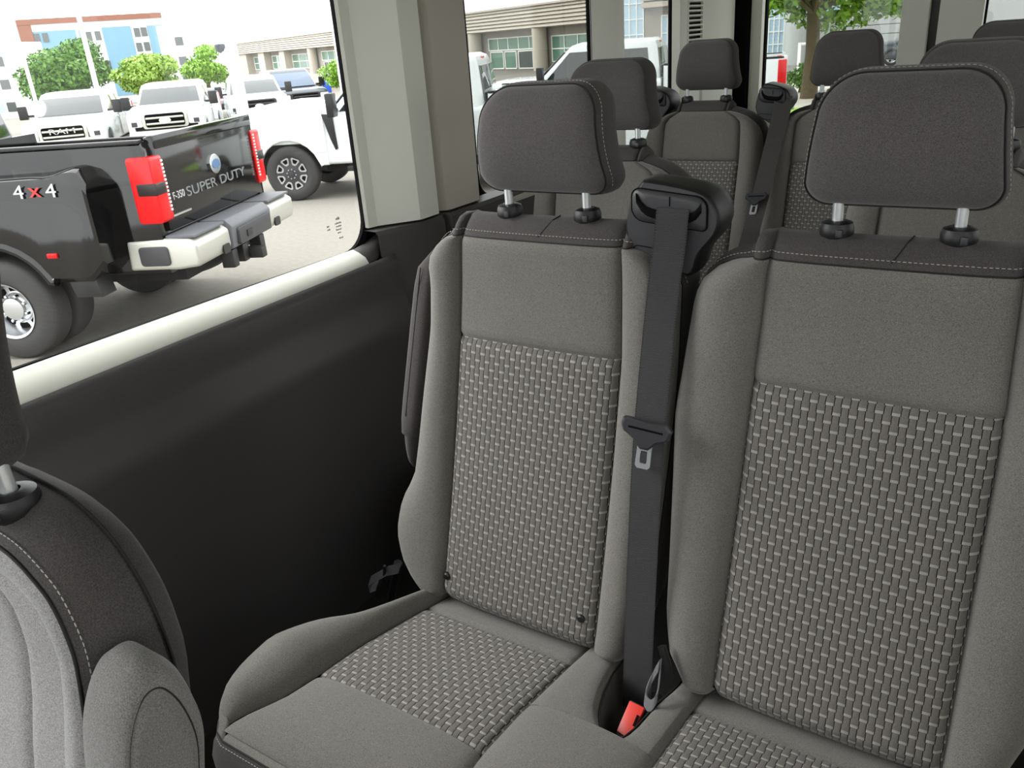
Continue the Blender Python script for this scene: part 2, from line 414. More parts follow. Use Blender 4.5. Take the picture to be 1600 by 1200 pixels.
# glazing on the driver's side and the windscreen
for n, (a, b, c, d) in enumerate(WR):
    f = struct(MB().box((.395, a, c), (.405, b, c + .02)).box((.395, a, d - .02), (.405, b, d)).box((.395, a, c + .02), (.405, a + .02, d - .02)).box((.395, b - .02, c + .02), (.405, b, d - .02)).build(f'window_{7 + n}', M['rubber']))
    MB().box((.41, a, c), (.414, b, d)).build('pane', M['glass_tint'], f)
f = struct(MB().box((-1.4, -1.285, .95), (.3, -1.275, .98)).box((-1.4, -1.285, 1.72), (.3, -1.275, 1.75)).build('window_11', M['rubber']))
MB().box((-1.4, -1.27, .98), (.3, -1.266, 1.72)).build('pane', M['glass'], f)

# sliding door: pale sill moulding that fades out at the pillar, dark panel below
sill_rows = []
for i in range(41):
    t = i / 40; y = lerp(-.3, 1.60, t)
    q = max(0, (y - 1.46) / .14)                       # towards the corner the moulding turns up and dies out
    zo = .905 + .0 * q; zi = .848 + .055 * q ** 1.5; xi = GL + .055
    zt = lerp(.912, .925, t)
    a = Vector((GL + .002, y, zt + .02 * max(0, (y - 1.5) / .1) ** 2)); b = Vector((lerp(xi, GL + .02, q ** 2), y, lerp(lerp(.855, .893, t), .925, q ** 2.2)))
    sill_rows.append([a, a.lerp(b, .3) + Vector((.004, 0, .003)), a.lerp(b, .7) + Vector((.006, 0, .004)), b, b + Vector((.003, 0, -.012)), b + Vector((-.012, 0, -.02))])
sill_end = 38
struct(grid('trim_1', sill_rows[:sill_end + 1], M['trim'], flip=True))
struct(grid('trim_2', sill_rows[sill_end:], M['dark'], flip=True))
prof = [(-1.452, .0), (-1.440, .006), (-1.432, -.02), (-1.428, -.06), (-1.427, -.085), (-1.422, -.105), (-1.402, -.150), (-1.396, -.170), (-1.396, -.19), (-1.400, -.22), (-1.401, -.40), (-1.392, -.62), (-1.41, -.80), (-1.41, -.88)]
rows = []
for i in range(25):
    t = i / 24; y = lerp(-.3, 1.60, t); zt = lerp(.852, .890, t)
    rows.append([(x, y, max(zt + z, 0) if z > -.85 else 0) for x, z in prof])
door = struct(grid('door_1', rows, M['dark'], flip=True))
# lower quarter trim from the pillar to the back
pl = [(-1.46, 1.56), (-1.415, 1.69), (-1.412, 1.785), (-1.437, 1.80), (-1.437, 1.812), (-1.412, 1.82), (-1.41, 1.97), (-1.42, 2.3), (-1.42, 4.40)]
rows = []
for x, y in pl: rows.append([(x - .06, y, .962), (x - .004, y, .96), (x + .004, y, .95), (x + .010, y, .80), (x + .02, y, .5), (x + .02, y, 0)])
struct(grid('trim_10', rows, M['dark'], flip=True, ang=30))
# window ledge behind pillar
struct(MB().box((-1.5, 2.0, .925), (-1.41, 2.99, .945)).build('trim_3', M['trim2'], bevel=.004))
# pillars
def pillar(name, plan, z0, z1, mat, lean=0.0, ang=20):
    rows = []
    for z in np.linspace(z0, z1, 12):
        rows.append([(x + lean * (z - z0), y, z) for x, y in plan])
    return struct(grid(name, rows, mat, ang=ang, caps=True, closed=True))
pillar('trim_4', [(-1.5, 1.565), (-1.494, 1.572), (-1.488, 1.60), (-1.428, 1.686), (-1.42, 1.697), (-1.419, 1.71), (-1.42, 1.779), (-1.426, 1.785), (-1.5, 1.787)], .966, 1.9, M['trim'])
struct(MB().box((-1.5, 1.787, .93), (-1.448, 1.803, 1.9)).build('trim_9', M['rubber']))
pillar('trim_5', [(-1.5, 1.803), (-1.448, 1.804), (-1.424, 1.822), (-1.42, 1.836), (-1.42, 1.975), (-1.426, 1.985), (-1.5, 2.005)], .966, 1.9, M['trim2'])
pillar('trim_6', [(-1.5, 2.862), (-1.495, 2.868), (-1.445, 2.955), (-1.44, 2.97), (-1.44, 3.02), (-1.446, 3.03), (-1.5, 3.085)], .95, 1.9, M['trim'])
pillar('trim_7', [(-1.5, 3.622), (-1.47, 3.64), (-1.465, 3.66), (-1.465, 3.72), (-1.475, 3.728), (-1.475, 3.90), (-1.465, 3.91), (-1.45, 3.99), (-1.435, 4.06), (-1.445, 4.28), (-1.45, 4.29), (-1.5, 4.29)], .95, 1.9, M['trim'])
# louvred air vent in the rear quarter trim
v = empty('air_vent', (-1.47, 3.81, 1.36), label='slatted grey air vent in the trim beside the rearmost side window', cat='vent')
fr = MB()
fr.box((-.004, -.095, -.12), (.008, -.083, .44)).box((-.004, .083, -.12), (.008, .095, .44)).build('frame', M['trim'], v, bevel=.002)
MB().box((-.006, -.083, -.12), (-.003, .083, .44)).build('backing', M['rubber'], v)
s0 = None
for k in range(28):
    z = -.11 + k * .0198
    if s0 is None:
        s0 = MB().add([(-.003, -.083, 0), (.007, -.083, .004), (.007, -.083, .010), (-.003, -.083, .006), (-.003, .083, 0), (.007, .083, .004), (.007, .083, .010), (-.003, .083, .006)],
                      [(0, 1, 2, 3), (7, 6, 5, 4), (0, 4, 5, 1), (1, 5, 6, 2), (2, 6, 7, 3), (3, 7, 4, 0)]).build('slat', M['trim'], v); s = s0
    else: s = s0.copy(); COL.objects.link(s)
    s.location = (0, 0, z)
# rear corner and door frames
struct(MB().box((-1.50, 4.315, .0), (-1.39, 4.39, 1.9)).build('trim_8', M['rubber']))
def rear_door(n, x0, x1, w0, w1):
    mb = MB()
    for a, b, c, d in ((x0, w0, 0, 1.9), (w1, x1, 0, 1.9), (w0, w1, 0, .935), (w0, w1, WT - .005, 1.9)):
        mb.box((a, 4.345, c), (b, 4.395, d))
    return struct(mb.build(f'door_{n}', M['trim'], bevel=.006))
rear_door(2, -1.385, -.585, -1.33, -.70)
rear_door(3, -.545, .36, -.37, .245)
# printed glass marks in the corner of the first window
def flat_text(name, body, size, loc, rot, mat, parent=None, ext=.0006, align='CENTER', sx=1, bold=0):
    cu = bpy.data.curves.new(name, 'FONT'); cu.body = body; cu.size = size; cu.extrude = ext; cu.align_x = align; cu.align_y = 'CENTER'; cu.offset = bold
    t = bpy.data.objects.new(name, cu); COL.objects.link(t)
    dg = bpy.context.evaluated_depsgraph_get(); me = bpy.data.meshes.new_from_object(t.evaluated_get(dg)); bpy.data.objects.remove(t)
    me.materials.clear(); o = link(name, me, mat, parent, smooth=False); o.location = loc; o.rotation_euler = rot; o.scale = (sx, 1, 1); return o
mb = MB(); rr = random.Random(4)
for k, (dy, dz, wd) in enumerate([(0, .022, .012), (0, .012, .022), (0, .004, .016), (0, -.004, .02), (0, -.012, .012), (.004, -.026, .014), (-.036, .002, .008), (-.036, .010, .008)]):
    y = 1.478 + dy - wd / 2; e = y + wd
    while y < e:
        l = rr.uniform(.0012, .0026); h = .0045 if k != 0 else .008
        mb.box((GL - .0096, y, .985 + dz), (GL - .0090, y + l, .985 + dz + h * rr.uniform(.6, 1))); y += l + .001
mb.build('glass_print', M['print'], w1)['kind'] = 'stuff'
# ------------------------------------------------------------------ seats
# seat-local frame: x across, y = 0 at the headrest posts (front is -y), z from the floor
YF = [(.30, -.262), (.36, -.228), (.456, -.190), (.60, -.148), (.75, -.108), (.908, -.070), (1.0, -.057), (1.088, -.048)]
def densen(a, b, n, e=.005):
    """n samples from a to b with extra ones close to each end (for the seams)"""
    xs = [a, a + e * .35, a + e * .8, a + e * 1.6] + [lerp(a, b, i / n) for i in range(1, n)] + [b - e * 1.6, b - e * .8, b - e * .35, b]
    return sorted(set(xs))
def groove(d, depth=.005, wd=.0055): return depth * math.exp(-(d / wd) ** 2)
SEAM = [(.30, .163), (.456, .163), (.908, .161), (1.0, .157), (1.088, .154)]

def backrest(root, cx, wl, wr, ztop=1.088, zbot=.43, detail=True, yf=YF, buttons=True, mats=None, zm=.910, seam=SEAM, thick=.098, insert=True):
    mats = mats or M
    Y = lambda z: tab(yf, z)
    def bolster_row(side, z):
        W = tab(wl if side < 0 else wr, z); a = min(tab(seam, z), W - .012); y0 = Y(z); w_ = W - a
        k = min(1, w_ / .08)
        c = [Vector((a, y0 + .003, 0)), Vector((a + .22 * w_, y0 - .014 * k, 0)), Vector((a + .55 * w_, y0 - .020 * k, 0)), Vector((a + .84 * w_, y0 - .008 * k, 0)), Vector((W, y0 + .003 + .017 * k, 0)), Vector((W - .001, y0 + .005 + .031 * k, 0))]
        pts = crom(c, 4); out = []
        for i, p in enumerate(pts):
            g = groove((p - pts[0]).length, .007, .007)
            out.append(Vector((cx + side * p.x, p.y + g, z)))
        return out
    zs = [z for z in densen(zbot, ztop, 34, .006)]
    # puffed ends: rows roll inwards at bottom
    body_rows = []
    bands = {}
    for side, nm in ((-1, 'l'), (1, 'r')):
        rows = [bolster_row(side, z) for z in zs]
        # tuck the bottom under, and the top into the seam
        lo = [[Vector((lerp(p.x, cx + side * tab(seam, zbot), .0), p.y + .012, p.z - .016)) for p in rows[0]], [Vector((p.x, p.y + .05, p.z - .024)) for p in rows[0]]]
        for p in rows[-1]: p.y += .004
        rows2 = lo[::-1] + rows
        bands[nm] = rows
        bands[nm + 'lo'] = lo
        bo = grid('bolster', rows2, mats['fab'], None, flip=(side > 0))
        bands[nm + 'o'] = bo
    # centre: upper panel and woven insert
    def centre_rows(z0, z1, n, tuck=False):
        rows = []; uv = []; s = 0; last = None
        for z in densen(z0, z1, n, .006):
            a = tab(seam, z); row = []; ur = []
            for x in densen(-a, a, 14, .006):
                y = Y(z) - .007 * (1 - (x / a) ** 4) + groove(a - abs(x), .008) + groove(min(z - z0, z1 - z), .006)
                row.append(Vector((cx + x, y, z))); ur.append((x, 0))
            mid = row[len(row) // 2]
            if last is not None: s += (mid - last).length
            last = mid.copy(); rows.append(row); uv.append([(x, s) for x, _ in ur])
        if tuck:
            r0 = rows[0]
            e1 = [Vector((cx + (p.x - cx) * .99, p.y + .010, p.z - .018)) for p in r0]; e2 = [Vector((cx + (p.x - cx) * .97, p.y + .045, p.z - .034)) for p in r0]
            rows = [e2, e1] + rows; uv = [[(u, -.05) for u, _ in uv[0]], [(u, -.02) for u, _ in uv[0]]] + uv
        return rows, uv
    ru, uu = centre_rows(zm, ztop, 8); rl, ul = centre_rows(zbot, zm, 20, True)
    # outline swept back: dark side and top cover
    L = bands['l']; Rr = bands['r']
    outline = [r[-1] for r in L]
    topf = [p for p in L[-1][::-1][1:]] + ru[-1][1:-1] + [p for p in Rr[-1][:-1]]
    outline = outline + topf + [r[-1] for r in Rr[::-1]]
    n = len(outline); nl = len(L); nt_ = len(topf)
    nrms = []
    for i, p in enumerate(outline):
        a = outline[max(i - 1, 0)]; b = outline[min(i + 1, n - 1)]; t = (b - a); t.y = 0
        nrms.append(Vector((-t.z, 0, t.x)).normalized() if t.length > 1e-6 else Vector((0, 0, 1)))
    for _ in range(60):
        nrms = [(nrms[max(i - 1, 0)] + nrms[i] * 2 + nrms[min(i + 1, n - 1)]).normalized() for i in range(n)]
    rows = []
    for (dy, off) in ((0, 0), (.004, .0035), (.015, .010), (.03, .016), (.05, .018), (.075, .012), (thick, 0), (thick + .006, -.03)):
        row = []
        for i, p in enumerate(outline):
            a = outline[max(i - 1, 0)]; b = outline[min(i + 1, n - 1)]; t = (b - a); t.y = 0
            nrm = nrms[i]
            up = max(0, nrm.z); fz = lerp(.6, 1.9, up * up * (3 - 2 * up))
            ybase = lerp(p.y, Y(p.z) + .006, .25)
            row.append(Vector((p.x + nrm.x * off * .45, p.y + dy * (.75 + .25 * up), p.z + nrm.z * off * fz)))
        rows.append(row)
    cov = grid('backrest', rows, mats['fab_dark'], root, flip=True)
    # back shell closes the rear
    shell = rows[-1]; nrow = []
    half = nl
    LL = shell[:nl]; RR = shell[-nl:][::-1]; mid = [[a.lerp(b, t) for t in (0, .1, .5, .9, 1)] for a, b in zip(LL, RR)]
    tp = [shell[nl - 1].lerp(shell[n - nl], t) for t in (0, .1, .5, .9, 1)]
    grid('back_shell', mid + [tp], mats['black'], cov)
    for nm in 'lr': bands[nm + 'o'].parent = cov
    grid('upper_panel', ru, mats['fab'], cov)
    grid('woven_insert', rl, mats['weave'] if insert else mats['fab'], cov, uv=ul)
    # lower back body so that nothing is open from below
    MB().box((cx - .16, Y(zbot) + .055, zbot - .12), (cx + .16, Y(zbot) + .12, zbot + .04)).build('back_carrier', mats['black'], cov)
    # piping along the seams
    pb = MB()
    pb.tube([Vector((p.x, p.y + .0006, p.z + .001)) for p in topf], .0014, 6)
    for S, sgn in ((L, -1), (Rr, 1)): pb.tube([Vector((r[-1].x + sgn * .0008, r[-1].y, r[-1].z)) for r in S[2:]], .0014, 6)
    pb.build('piping', mats['pipe'], cov, smooth=True, ang=80)
    if detail:
        stitches([Vector((p.x + q.x * .0075, p.y + .006, p.z + max(0, q.z) * .0108)) for p, q in zip(outline, nrms) if p.z > 1.02], parent=cov, mat=mats['thread'])
        # cross seam on the top cover
        x = cx + .005; ytop = Y(ztop)
        pb = MB().tube([(x, ytop + .004, ztop + .0080), (x + .008, ytop + .016, ztop + .0205), (x + .014, ytop + .032, ztop + .0315), (x + .018, ytop + .05, ztop + .0350)], .0011, 6).build('cross_seam', mats['pipe'], cov, smooth=True, ang=80)
    if buttons:
        for x, z in ((-.152, .452 + .012), (.137, .462 + .01)):
            MB().lathe([(0, -.004), (.0055, -.0034), (.0078, -.001), (.0076, .006)], (cx + x, Y(z) - .0035, z), 'y', 16).build('trim_plug', mats['black'], cov, smooth=True)
    return cov

def headrest(root, cx, y0=-.03, z0=1.162, z1=1.328, detail=True, wb=.117, wt=.106, depth=.083, tilt=.0, curv=.35, yp=0, zg=1.1365):
    # outline in x,z; narrower towards the top
    n = 10; pts = []
    rb, rt = .030, .052
    for (sx, zc, r, a0, w_) in ((-1, z0 + rb, rb, 180, wb), (1, z0 + rb, rb, 270, wb), (1, z1 - rt, rt, 0, wt), (-1, z1 - rt, rt, 90, wt)):
        for k in range(n + 1):
            a = math.radians(a0 + 90 * k / n); pts.append(Vector((sx * (w_ - r) + r * math.cos(a), 0, zc + r * math.sin(a))))
    # subdivide long runs
    out = []
    for i, p in enumerate(pts):
        q = pts[(i + 1) % len(pts)]; out.append(p)
        d = (q - p).length
        if d > .03:
            m_ = int(d / .02)
            for k in range(1, m_): out.append(p.lerp(q, k / m_))
    for p in out:                       # bow the sides and bottom gently
        pass
    c = Vector((0, 0, (z0 + z1) / 2))
    def ring(s, y, crown=0):
        r = []
        for p in out:
            q = c + (p - c) * s; q.y = y - crown; q.y += tilt * (q.z - z0)
            # shave: front face is gently convex in height
            q.y += curv * (q.z - c.z) ** 2 / .09
            q.x += cx; r.append(q)
        return r
    yF = y0
    band = [ring(1.0, yF + .0), ring(1.022, yF + .003), ring(1.045, yF + .012), ring(1.06, yF + .03), ring(1.055, yF + .05), ring(1.02, yF + .068), ring(.93, yF + .079), ring(.75, yF + .084), ring(.4, yF + .086), ring(.02, yF + .087)]
    h = grid('headrest', band, M['fab_dark'], root, closed=True, flip=True)
    face = [ring(1.0, yF + .003), ring(.992, yF - .0005), ring(.975, yF - .004), ring(.94, yF - .0075), ring(.85, yF - .011), ring(.65, yF - .0135), ring(.35, yF - .0145), ring(.02, yF - .015)]
    grid('front_panel', face, M['fab_mid'], h, closed=True, caps=True)
    if detail:
        MB().tube(ring(1.008, yF + .001) + [ring(1.008, yF + .001)[0]], .0014, 6).build('piping', M['pipe'], h, smooth=True, ang=80)
        r = ring(1.052, yF + .0135); k0 = len(r)
        # stitches run over the sides and the top, not the bottom
        lo = [p for p in r if p.z < z0 + .02]
        idx = [i for i, p in enumerate(r) if p.z >= z0 + .01]
        st = max(idx, key=lambda i: 0 if (i - 1) % k0 in idx else 1)
        path = []; i = st
        while i % k0 in idx and len(path) < k0: path.append(r[i % k0]); i += 1
        stitches(path, parent=h, mat=M['thread'])
    for sx in (-.075, .075):
        MB().tube([(cx + sx, yp, zg - .036), (cx + sx, yp - .002, z0 + .02)], .0073, 14).build('post', M['steel'], h, smooth=True)
        g = MB().lathe([(.0, -.022), (.0195, -.022), (.0225, -.016), (.0225, -.006), (.021, -.0025), (.0205, 0), (.013, .003), (.0085, .003), (.0085, -.01)], (cx + sx, yp, zg), 'z', 28).build('post_guide', M['black'], root, smooth=True)
        MB().box((cx + sx + .004, yp - .0262, zg - .0155), (cx + sx + .012, yp - .018, zg - .0055)).build('release_button', M['black_hi'], g, bevel=.001)
    return h

def cushion_patch(name, rows, mat, parent, uv=None, flip=False): return grid(name, rows, mat, parent, uv=uv, flip=flip)

def belt_housing(root, x0, x1, z0=1.065, z1=1.192, y0=-.035, y1=.042, name='belt_housing', detail=True):
    """rounded plastic belt outlet on the shoulder of a seat"""
    wd = x1 - x0; cx = (x0 + x1) / 2; zz = z1 - z0
    out = [(x0 + .006, z0 + .02), (x0 - .003, z0 + .052), (x0 + .006, z1 - .03), (x0 + .022, z1 - .006), (x0 + .036, z1), (x1 - .035, z1 - .012), (x1 - .012, z1 - .026), (x1, z1 - .05), (x1 - .004, z1 - .075), (x1 - .03, z0 + .018), (x1 - .04, z0 - .012), (x1 - .06, z0 - .012)]
    pts = [p for p in crom([Vector((a, 0, b)) for a, b in out + [out[0]]], 3)][:-1]
    c = sum(pts, Vector()) / len(pts)
    def ring(s, y): return [c + (p - c) * s + Vector((0, y, 0)) for p in pts]
    h = grid(name, [ring(.93, y0 + .0), ring(.97, y0 + .002), ring(1, y0 + .010), ring(1.01, y0 + .05), ring(1.0, y1 - .02), ring(.94, y1), ring(.4, y1 + .006), ring(.02, y1 + .006)], M['black'], root, closed=True, flip=True, ang=50)
    grid('housing_face', [ring(.93, y0), ring(.5, y0 - .001), ring(.02, y0 - .001)], M['black_hi'], h, closed=True)
    # raised outlet bezel with the curved slot
    bz0, bz1 = z1 - .062, z1 - .014
    bo = rrect(x0 + .012, x1 - .018, bz0, bz1, [.018, .008, .016, .014], 5)
    sk = lambda p: (p[0], p[1] - .10 * (p[0] - x0))
    bo = [sk((a, b + .004)) for a, b in bo]
    cc = Vector((cx, 0, (bz0 + bz1) / 2))
    r1 = [Vector((a, y0 - .001, b)) for a, b in bo]; cm = sum(r1, Vector()) / len(r1)
    def rg(s, y): return [cm + (p - cm) * s + Vector((0, y, 0)) for p in r1]
    grid('outlet_bezel', [rg(1.0, .0), rg(1.0, -.0015), rg(.97, -.004), rg(.6, -.0045), rg(.02, -.0045)], M['black_hi'], h, closed=True)
    if detail:
        MB().tube(rg(1.02, -.0006) + [rg(1.02, -.0006)[0]], .0011, 6).build('bezel_gap', M['rubber'], h, smooth=True, ang=80)
        # slot: thick smile
        sl = []
        a0, a1 = x0 + .020, x1 - .024
        for k in range(13):
            t = k / 12; x = lerp(a0, a1, t); lift = .020 * (abs(2 * t - 1) ** 5)
            zz_ = bz0 + .020 + lift - .10 * (x - x0); sl.append((x, zz_))
        up = [Vector((x, y0 - .0075, z + .0055)) for x, z in sl]; dn = [Vector((x, y0 - .0065, z - .0085)) for x, z in sl]
        bk = [Vector((x, y0 - .004, z + .0055)) for x, z in sl]; b2 = [Vector((x, y0 - .004, z - .0085)) for x, z in sl]
        grid('belt_slot', [bk, up, dn, b2], M['rubber'], h, caps=False)
        MB().box((cx - .0006, y0 - .0066, bz0 + .026), (cx + .0006, y0 - .004, bz1 - .008)).build('bezel_split', M['rubber'], h)
        ln = rrect(x0 + .012, x0 + .065, z0 + .012, z0 + .030, .009, 5)
        pt = [Vector((a, y0 - .0012, b - .1 * (a - x0))) for a, b in ln]
        MB().tube(pt + [pt[0]], .0007, 5).build('cap_outline', M['rubber'], h, smooth=True, ang=80)
    return h

def ribbon(name, path, wdir, width, mat, parent, th=.0013):
    path = [Vector(p) for p in path]; rows = []; uv = []; s = 0
    for i, p in enumerate(path):
        if i: s += (p - path[i - 1]).length
        wd = Vector(wdir[i] if isinstance(wdir, list) else wdir).normalized() * width / 2
        t = (path[min(i + 1, len(path) - 1)] - path[max(i - 1, 0)]).normalized(); nn = t.cross(wd).normalized() * th / 2
        rows.append([p - wd + nn, p + wd + nn, p + wd - nn, p - wd - nn]); uv.append([(-width / 2 * .98, s), (width / 2 * .98, s), (width / 2 * .98, s), (-width / 2 * .98, s)])
    return grid(name, rows, mat, parent, uv=uv, closed=True, smooth=False)

def latch_plate(root, c, wx, wz, s=1.0, name='latch_plate'):
    """black sleeve with a steel tongue; wx: across the belt, wz: down the belt"""
    wx = Vector(wx).normalized(); wz = Vector(wz).normalized(); wy = wx.cross(wz).normalized()
    if wy.y > 0: wy = -wy
    c = Vector(c)
    def Q(u, v, d): return c + wx * (u * s) + wz * (v * s) + wy * (d * s)
    o = [(-.036, -.016), (-.028, -.017), (.0, -.013), (.030, -.015), (.038, -.006), (.034, .008), (.018, .015), (.010, .024), (.006, .028), (-.006, .028), (-.010, .024), (-.016, .015), (-.034, .004), (-.038, -.006)]
    V = [Q(u, v, .001) for u, v in o] + [Q(u, v, .009) for u, v in o] + [Q(u * .9, v * .85, .012) for u, v in o]; k = len(o)
    F = [tuple(range(k))[::-1], tuple(range(2 * k, 3 * k))] + [(j * k + i, j * k + (i + 1) % k, (j + 1) * k + (i + 1) % k, (j + 1) * k + i) for j in (0, 1) for i in range(k)]
    h = vf(name, V, F, M['black_hi'], root, True, ang=30)
    vf('slot', [Q(-.026, -.006, .0125), Q(.026, -.004, .0125), Q(.026, -.001, .0125), Q(-.026, -.003, .0125)] + [Q(-.026, -.006, .010), Q(.026, -.004, .010), Q(.026, -.001, .010), Q(-.026, -.003, .010)], [(0, 1, 2, 3), (0, 4, 5, 1), (2, 6, 7, 3), (1, 5, 6, 2), (0, 3, 7, 4)], M['rubber'], h, False)
    # tongue with a rectangular hole
    oo = [(-.018, .012), (-.011, .024), (-.0115, .055), (-.008, .059), (.008, .059), (.0115, .055), (.011, .024), (.018, .012)]
    ii = [(-.005, .031), (-.0055, .040), (-.0055, .048), (-.004, .051), (.004, .051), (.0055, .048), (.0055, .040), (.005, .031)]
    k = 8; V = [Q(u, v, .003) for u, v in oo] + [Q(u, v, .003) for u, v in ii] + [Q(u, v, .006) for u, v in oo] + [Q(u, v, .006) for u, v in ii]
    F = []
    for i in range(k):
        j = (i + 1) % k
        F += [(i, j, k + j, k + i), (2 * k + i, 3 * k + i, 3 * k + j, 2 * k + j), (i, 2 * k + i, 2 * k + j, j), (k + i, k + j, 3 * k + j, 3 * k + i)]
    vf('tongue', V, F, M['steel'], h, True, ang=30)
    return h

WL1 = [(.40, .19), (.43, .222), (.46, .268), (.50, .291), (.53, .295), (.575, .288), (.605, .272), (.64, .256), (.70, .250), (.76, .246), (.812, .241), (.93, .229), (1.0, .2275), (1.035, .231), (1.052, .226), (1.066, .214), (1.077, .200), (1.084, .188), (1.088, .172)]
WL2 = [(.40, .19), (.43, .215), (.47, .247), (.52, .258), (.84, .281), (.914, .275), (1.02, .264), (1.045, .256), (1.062, .241), (1.075, .221), (1.083, .200), (1.088, .176)]
WG = [(.40, .20), (.44, .225), (.52, .245), (.84, .250), (.93, .248), (1.03, .246), (1.052, .236), (1.066, .220), (1.077, .203), (1.084, .188), (1.088, .170)]
WR2 = [(.40, .20), (.44, .235), (.52, .262), (.84, .275), (.914, .272), (1.02, .262), (1.045, .254), (1.062, .240), (1.075, .221), (1.083, .200), (1.088, .176)]

# row 1: the two-seat bench in the middle of the picture
C1, C2, YB = -.703, -.166, 1.17
bench = empty('bench_seat', (C1, YB, 0), label='two-place charcoal cloth bench with woven inserts facing the camera', cat='seat')
dx = C2 - C1
backrest(bench, 0, WL1, WG)
backrest(bench, dx, WL2, WR2, buttons=False)
headrest(bench, 0); headrest(bench, dx)
belt_housing(bench, C1 * 0 + .160, .307)

# cushion: height field in bench-local coordinates
def ZC(y):      # y local; the insert's height
    return tab([(-.70, .40), (-.66, .438), (-.62, .452), (-.50, .462), (-.40, .450), (-.25, .418), (-.18, .40), (-.05, .38)], y)
XO = [(-.70, -.10), (-.694, -.16), (-.665, -.225), (-.63, -.280), (-.59, -.310), (-.55, -.322), (-.49, -.318), (-.43, -.298), (-.37, -.250), (-.32, -.230), (-.24, -.212), (-.15, -.20), (-.05, -.20)]
XO = [(p.x, p.y) for p in crom([Vector((a, b, 0)) for a, b in XO], 6)]
def xi(y): return tab([(-.66, -.262), (-.63, -.247), (-.56, -.206), (-.50, -.187), (-.24, -.176), (-.05, -.17)], y)
XR = lambda y: tab([(-.70, .143), (-.05, .143)], y)
def ybands(a, b, n): return densen(a, b, n, .006)
cush = MB()
YFr = -.648
def surf(x, y, seams_x=(), seams_y=(), extra=0):
    z = ZC(y) + extra
    for s in seams_x: z -= groove(abs(x - s), .006, .006)
    for s in seams_y: z -= groove(abs(y - s), .006, .006)
    return z
def patch(name, y0, y1, xa, xb, mat, nx=12, ny=14, puff=.004, parent=None, seam=.006, hump=None, uvs=False, sy=(True, True)):
    rows = []; uv = []
    for y in densen(y0, y1, ny, .006):
        a = xa(y) if callable(xa) else xa; b = xb(y) if callable(xb) else xb; r = []; u = []
        for x in densen(a, b, nx, .006):
            t = (x - a) / (b - a); fade = min(1, max(0, y - YFr) / .06) ** .5 if abs(y0 - YFr) < 1e-6 else 1; z = ZC(y) + fade * puff * (1 - (2 * t - 1) ** 4)
            if hump: z += fade * hump(t, y)
            z -= groove(x - a, seam) + groove(b - x, seam)
            if sy[0]: z -= groove(y - y0, seam)
            if sy[1]: z -= groove(y1 - y, seam)
            r.append(Vector((x, y, z))); u.append((x, y * 1.03))
        rows.append(r); uv.append(u)
    return grid(name, rows, mat, parent, uv=uv)
def bolster_patch(name, parent):
    rows = []
    for y in densen(-.634, -.10, 30, .006):
        a = tab(XO, y); b = xi(y)
        hgt = tab([(-.70, .0), (-.634, .006), (-.60, .032), (-.5, .050), (-.38, .036), (-.25, .028), (-.10, .022)], y)
        wd = b - a; z = ZC(y)
        c = [Vector((b, y, z - .006)), Vector((b - .15 * wd, y, z + hgt * .55)), Vector((b - .45 * wd, y, z + hgt)), Vector((b - .75 * wd, y, z + hgt * .75)), Vector((a + .03 * wd, y, z - .004)), Vector((a - .004, y, z - .03))]
        rows.append(crom(c, 4))
    return grid(name, rows, M['fab'], parent, flip=True), rows
cu, crow = bolster_patch('cushion', bench)
cu.data.name = 'cushion'
patch('woven_insert', -.500, -.236, lambda y: xi(y), XR, M['weave'], 14, 12, .004, cu)
patch('thigh_pad', YFr, -.500, lambda y: xi(y) + .002, XR, M['fab'], 14, 8, .014, cu, sy=(False, True))
patch('rear_strip', -.236, -.13, lambda y: xi(y), XR, M['fab'], 12, 5, .003, cu, sy=(True, False))
XL2 = .357; XR2 = .691
# middle pad with the buckle pocket left open
def px0(y): return tab([(-.38, .285), (-.36, .262), (-.33, .243), (-.28, .226), (-.22, .213), (-.16, .207), (-.05, .205)], y)
def px1(y): return tab([(-.38, .290), (-.36, .299), (-.33, .304), (-.26, .306), (-.20, .313), (-.05, .316)], y)
hump = lambda t, y: .006 * math.sin(math.pi * t)
patch('middle_pad', YFr, -.380, XR, XL2, M['fab'], 14, 10, .014, cu, hump=hump, sy=(False, False))
patch('middle_pad', -.380, -.13, XR, px0, M['fab'], 8, 10, .014, cu, sy=(False, False))
patch('middle_pad', -.380, -.10, px1, XL2, M['fab'], 6, 10, .008, cu, sy=(False, False))
# pocket walls and floor
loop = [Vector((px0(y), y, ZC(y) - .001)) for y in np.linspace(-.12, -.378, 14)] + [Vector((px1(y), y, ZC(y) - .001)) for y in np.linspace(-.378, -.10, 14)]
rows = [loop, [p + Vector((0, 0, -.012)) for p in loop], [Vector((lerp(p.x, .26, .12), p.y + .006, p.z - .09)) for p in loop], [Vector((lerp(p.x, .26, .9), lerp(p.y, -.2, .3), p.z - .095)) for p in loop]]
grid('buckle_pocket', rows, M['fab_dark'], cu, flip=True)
MB().tube([p + Vector((0, 0, .0)) for p in loop], .0016, 6).build('pocket_piping', M['pipe'], cu, smooth=True, ang=80)
patch('woven_insert', YFr + .12, -.236, XL2, XR2, M['weave'], 14, 12, .004, cu)
patch('thigh_pad', YFr, YFr + .12, XL2, XR2, M['fab'], 14, 6, .005, cu, sy=(False, True))
patch('rear_strip', -.236, -.13, XL2, XR2, M['fab'], 12, 5, .003, cu, sy=(True, False))
patch('bolster', YFr, -.12, XR2, .80, M['fab'], 12, 14, .022, cu, sy=(False, False))
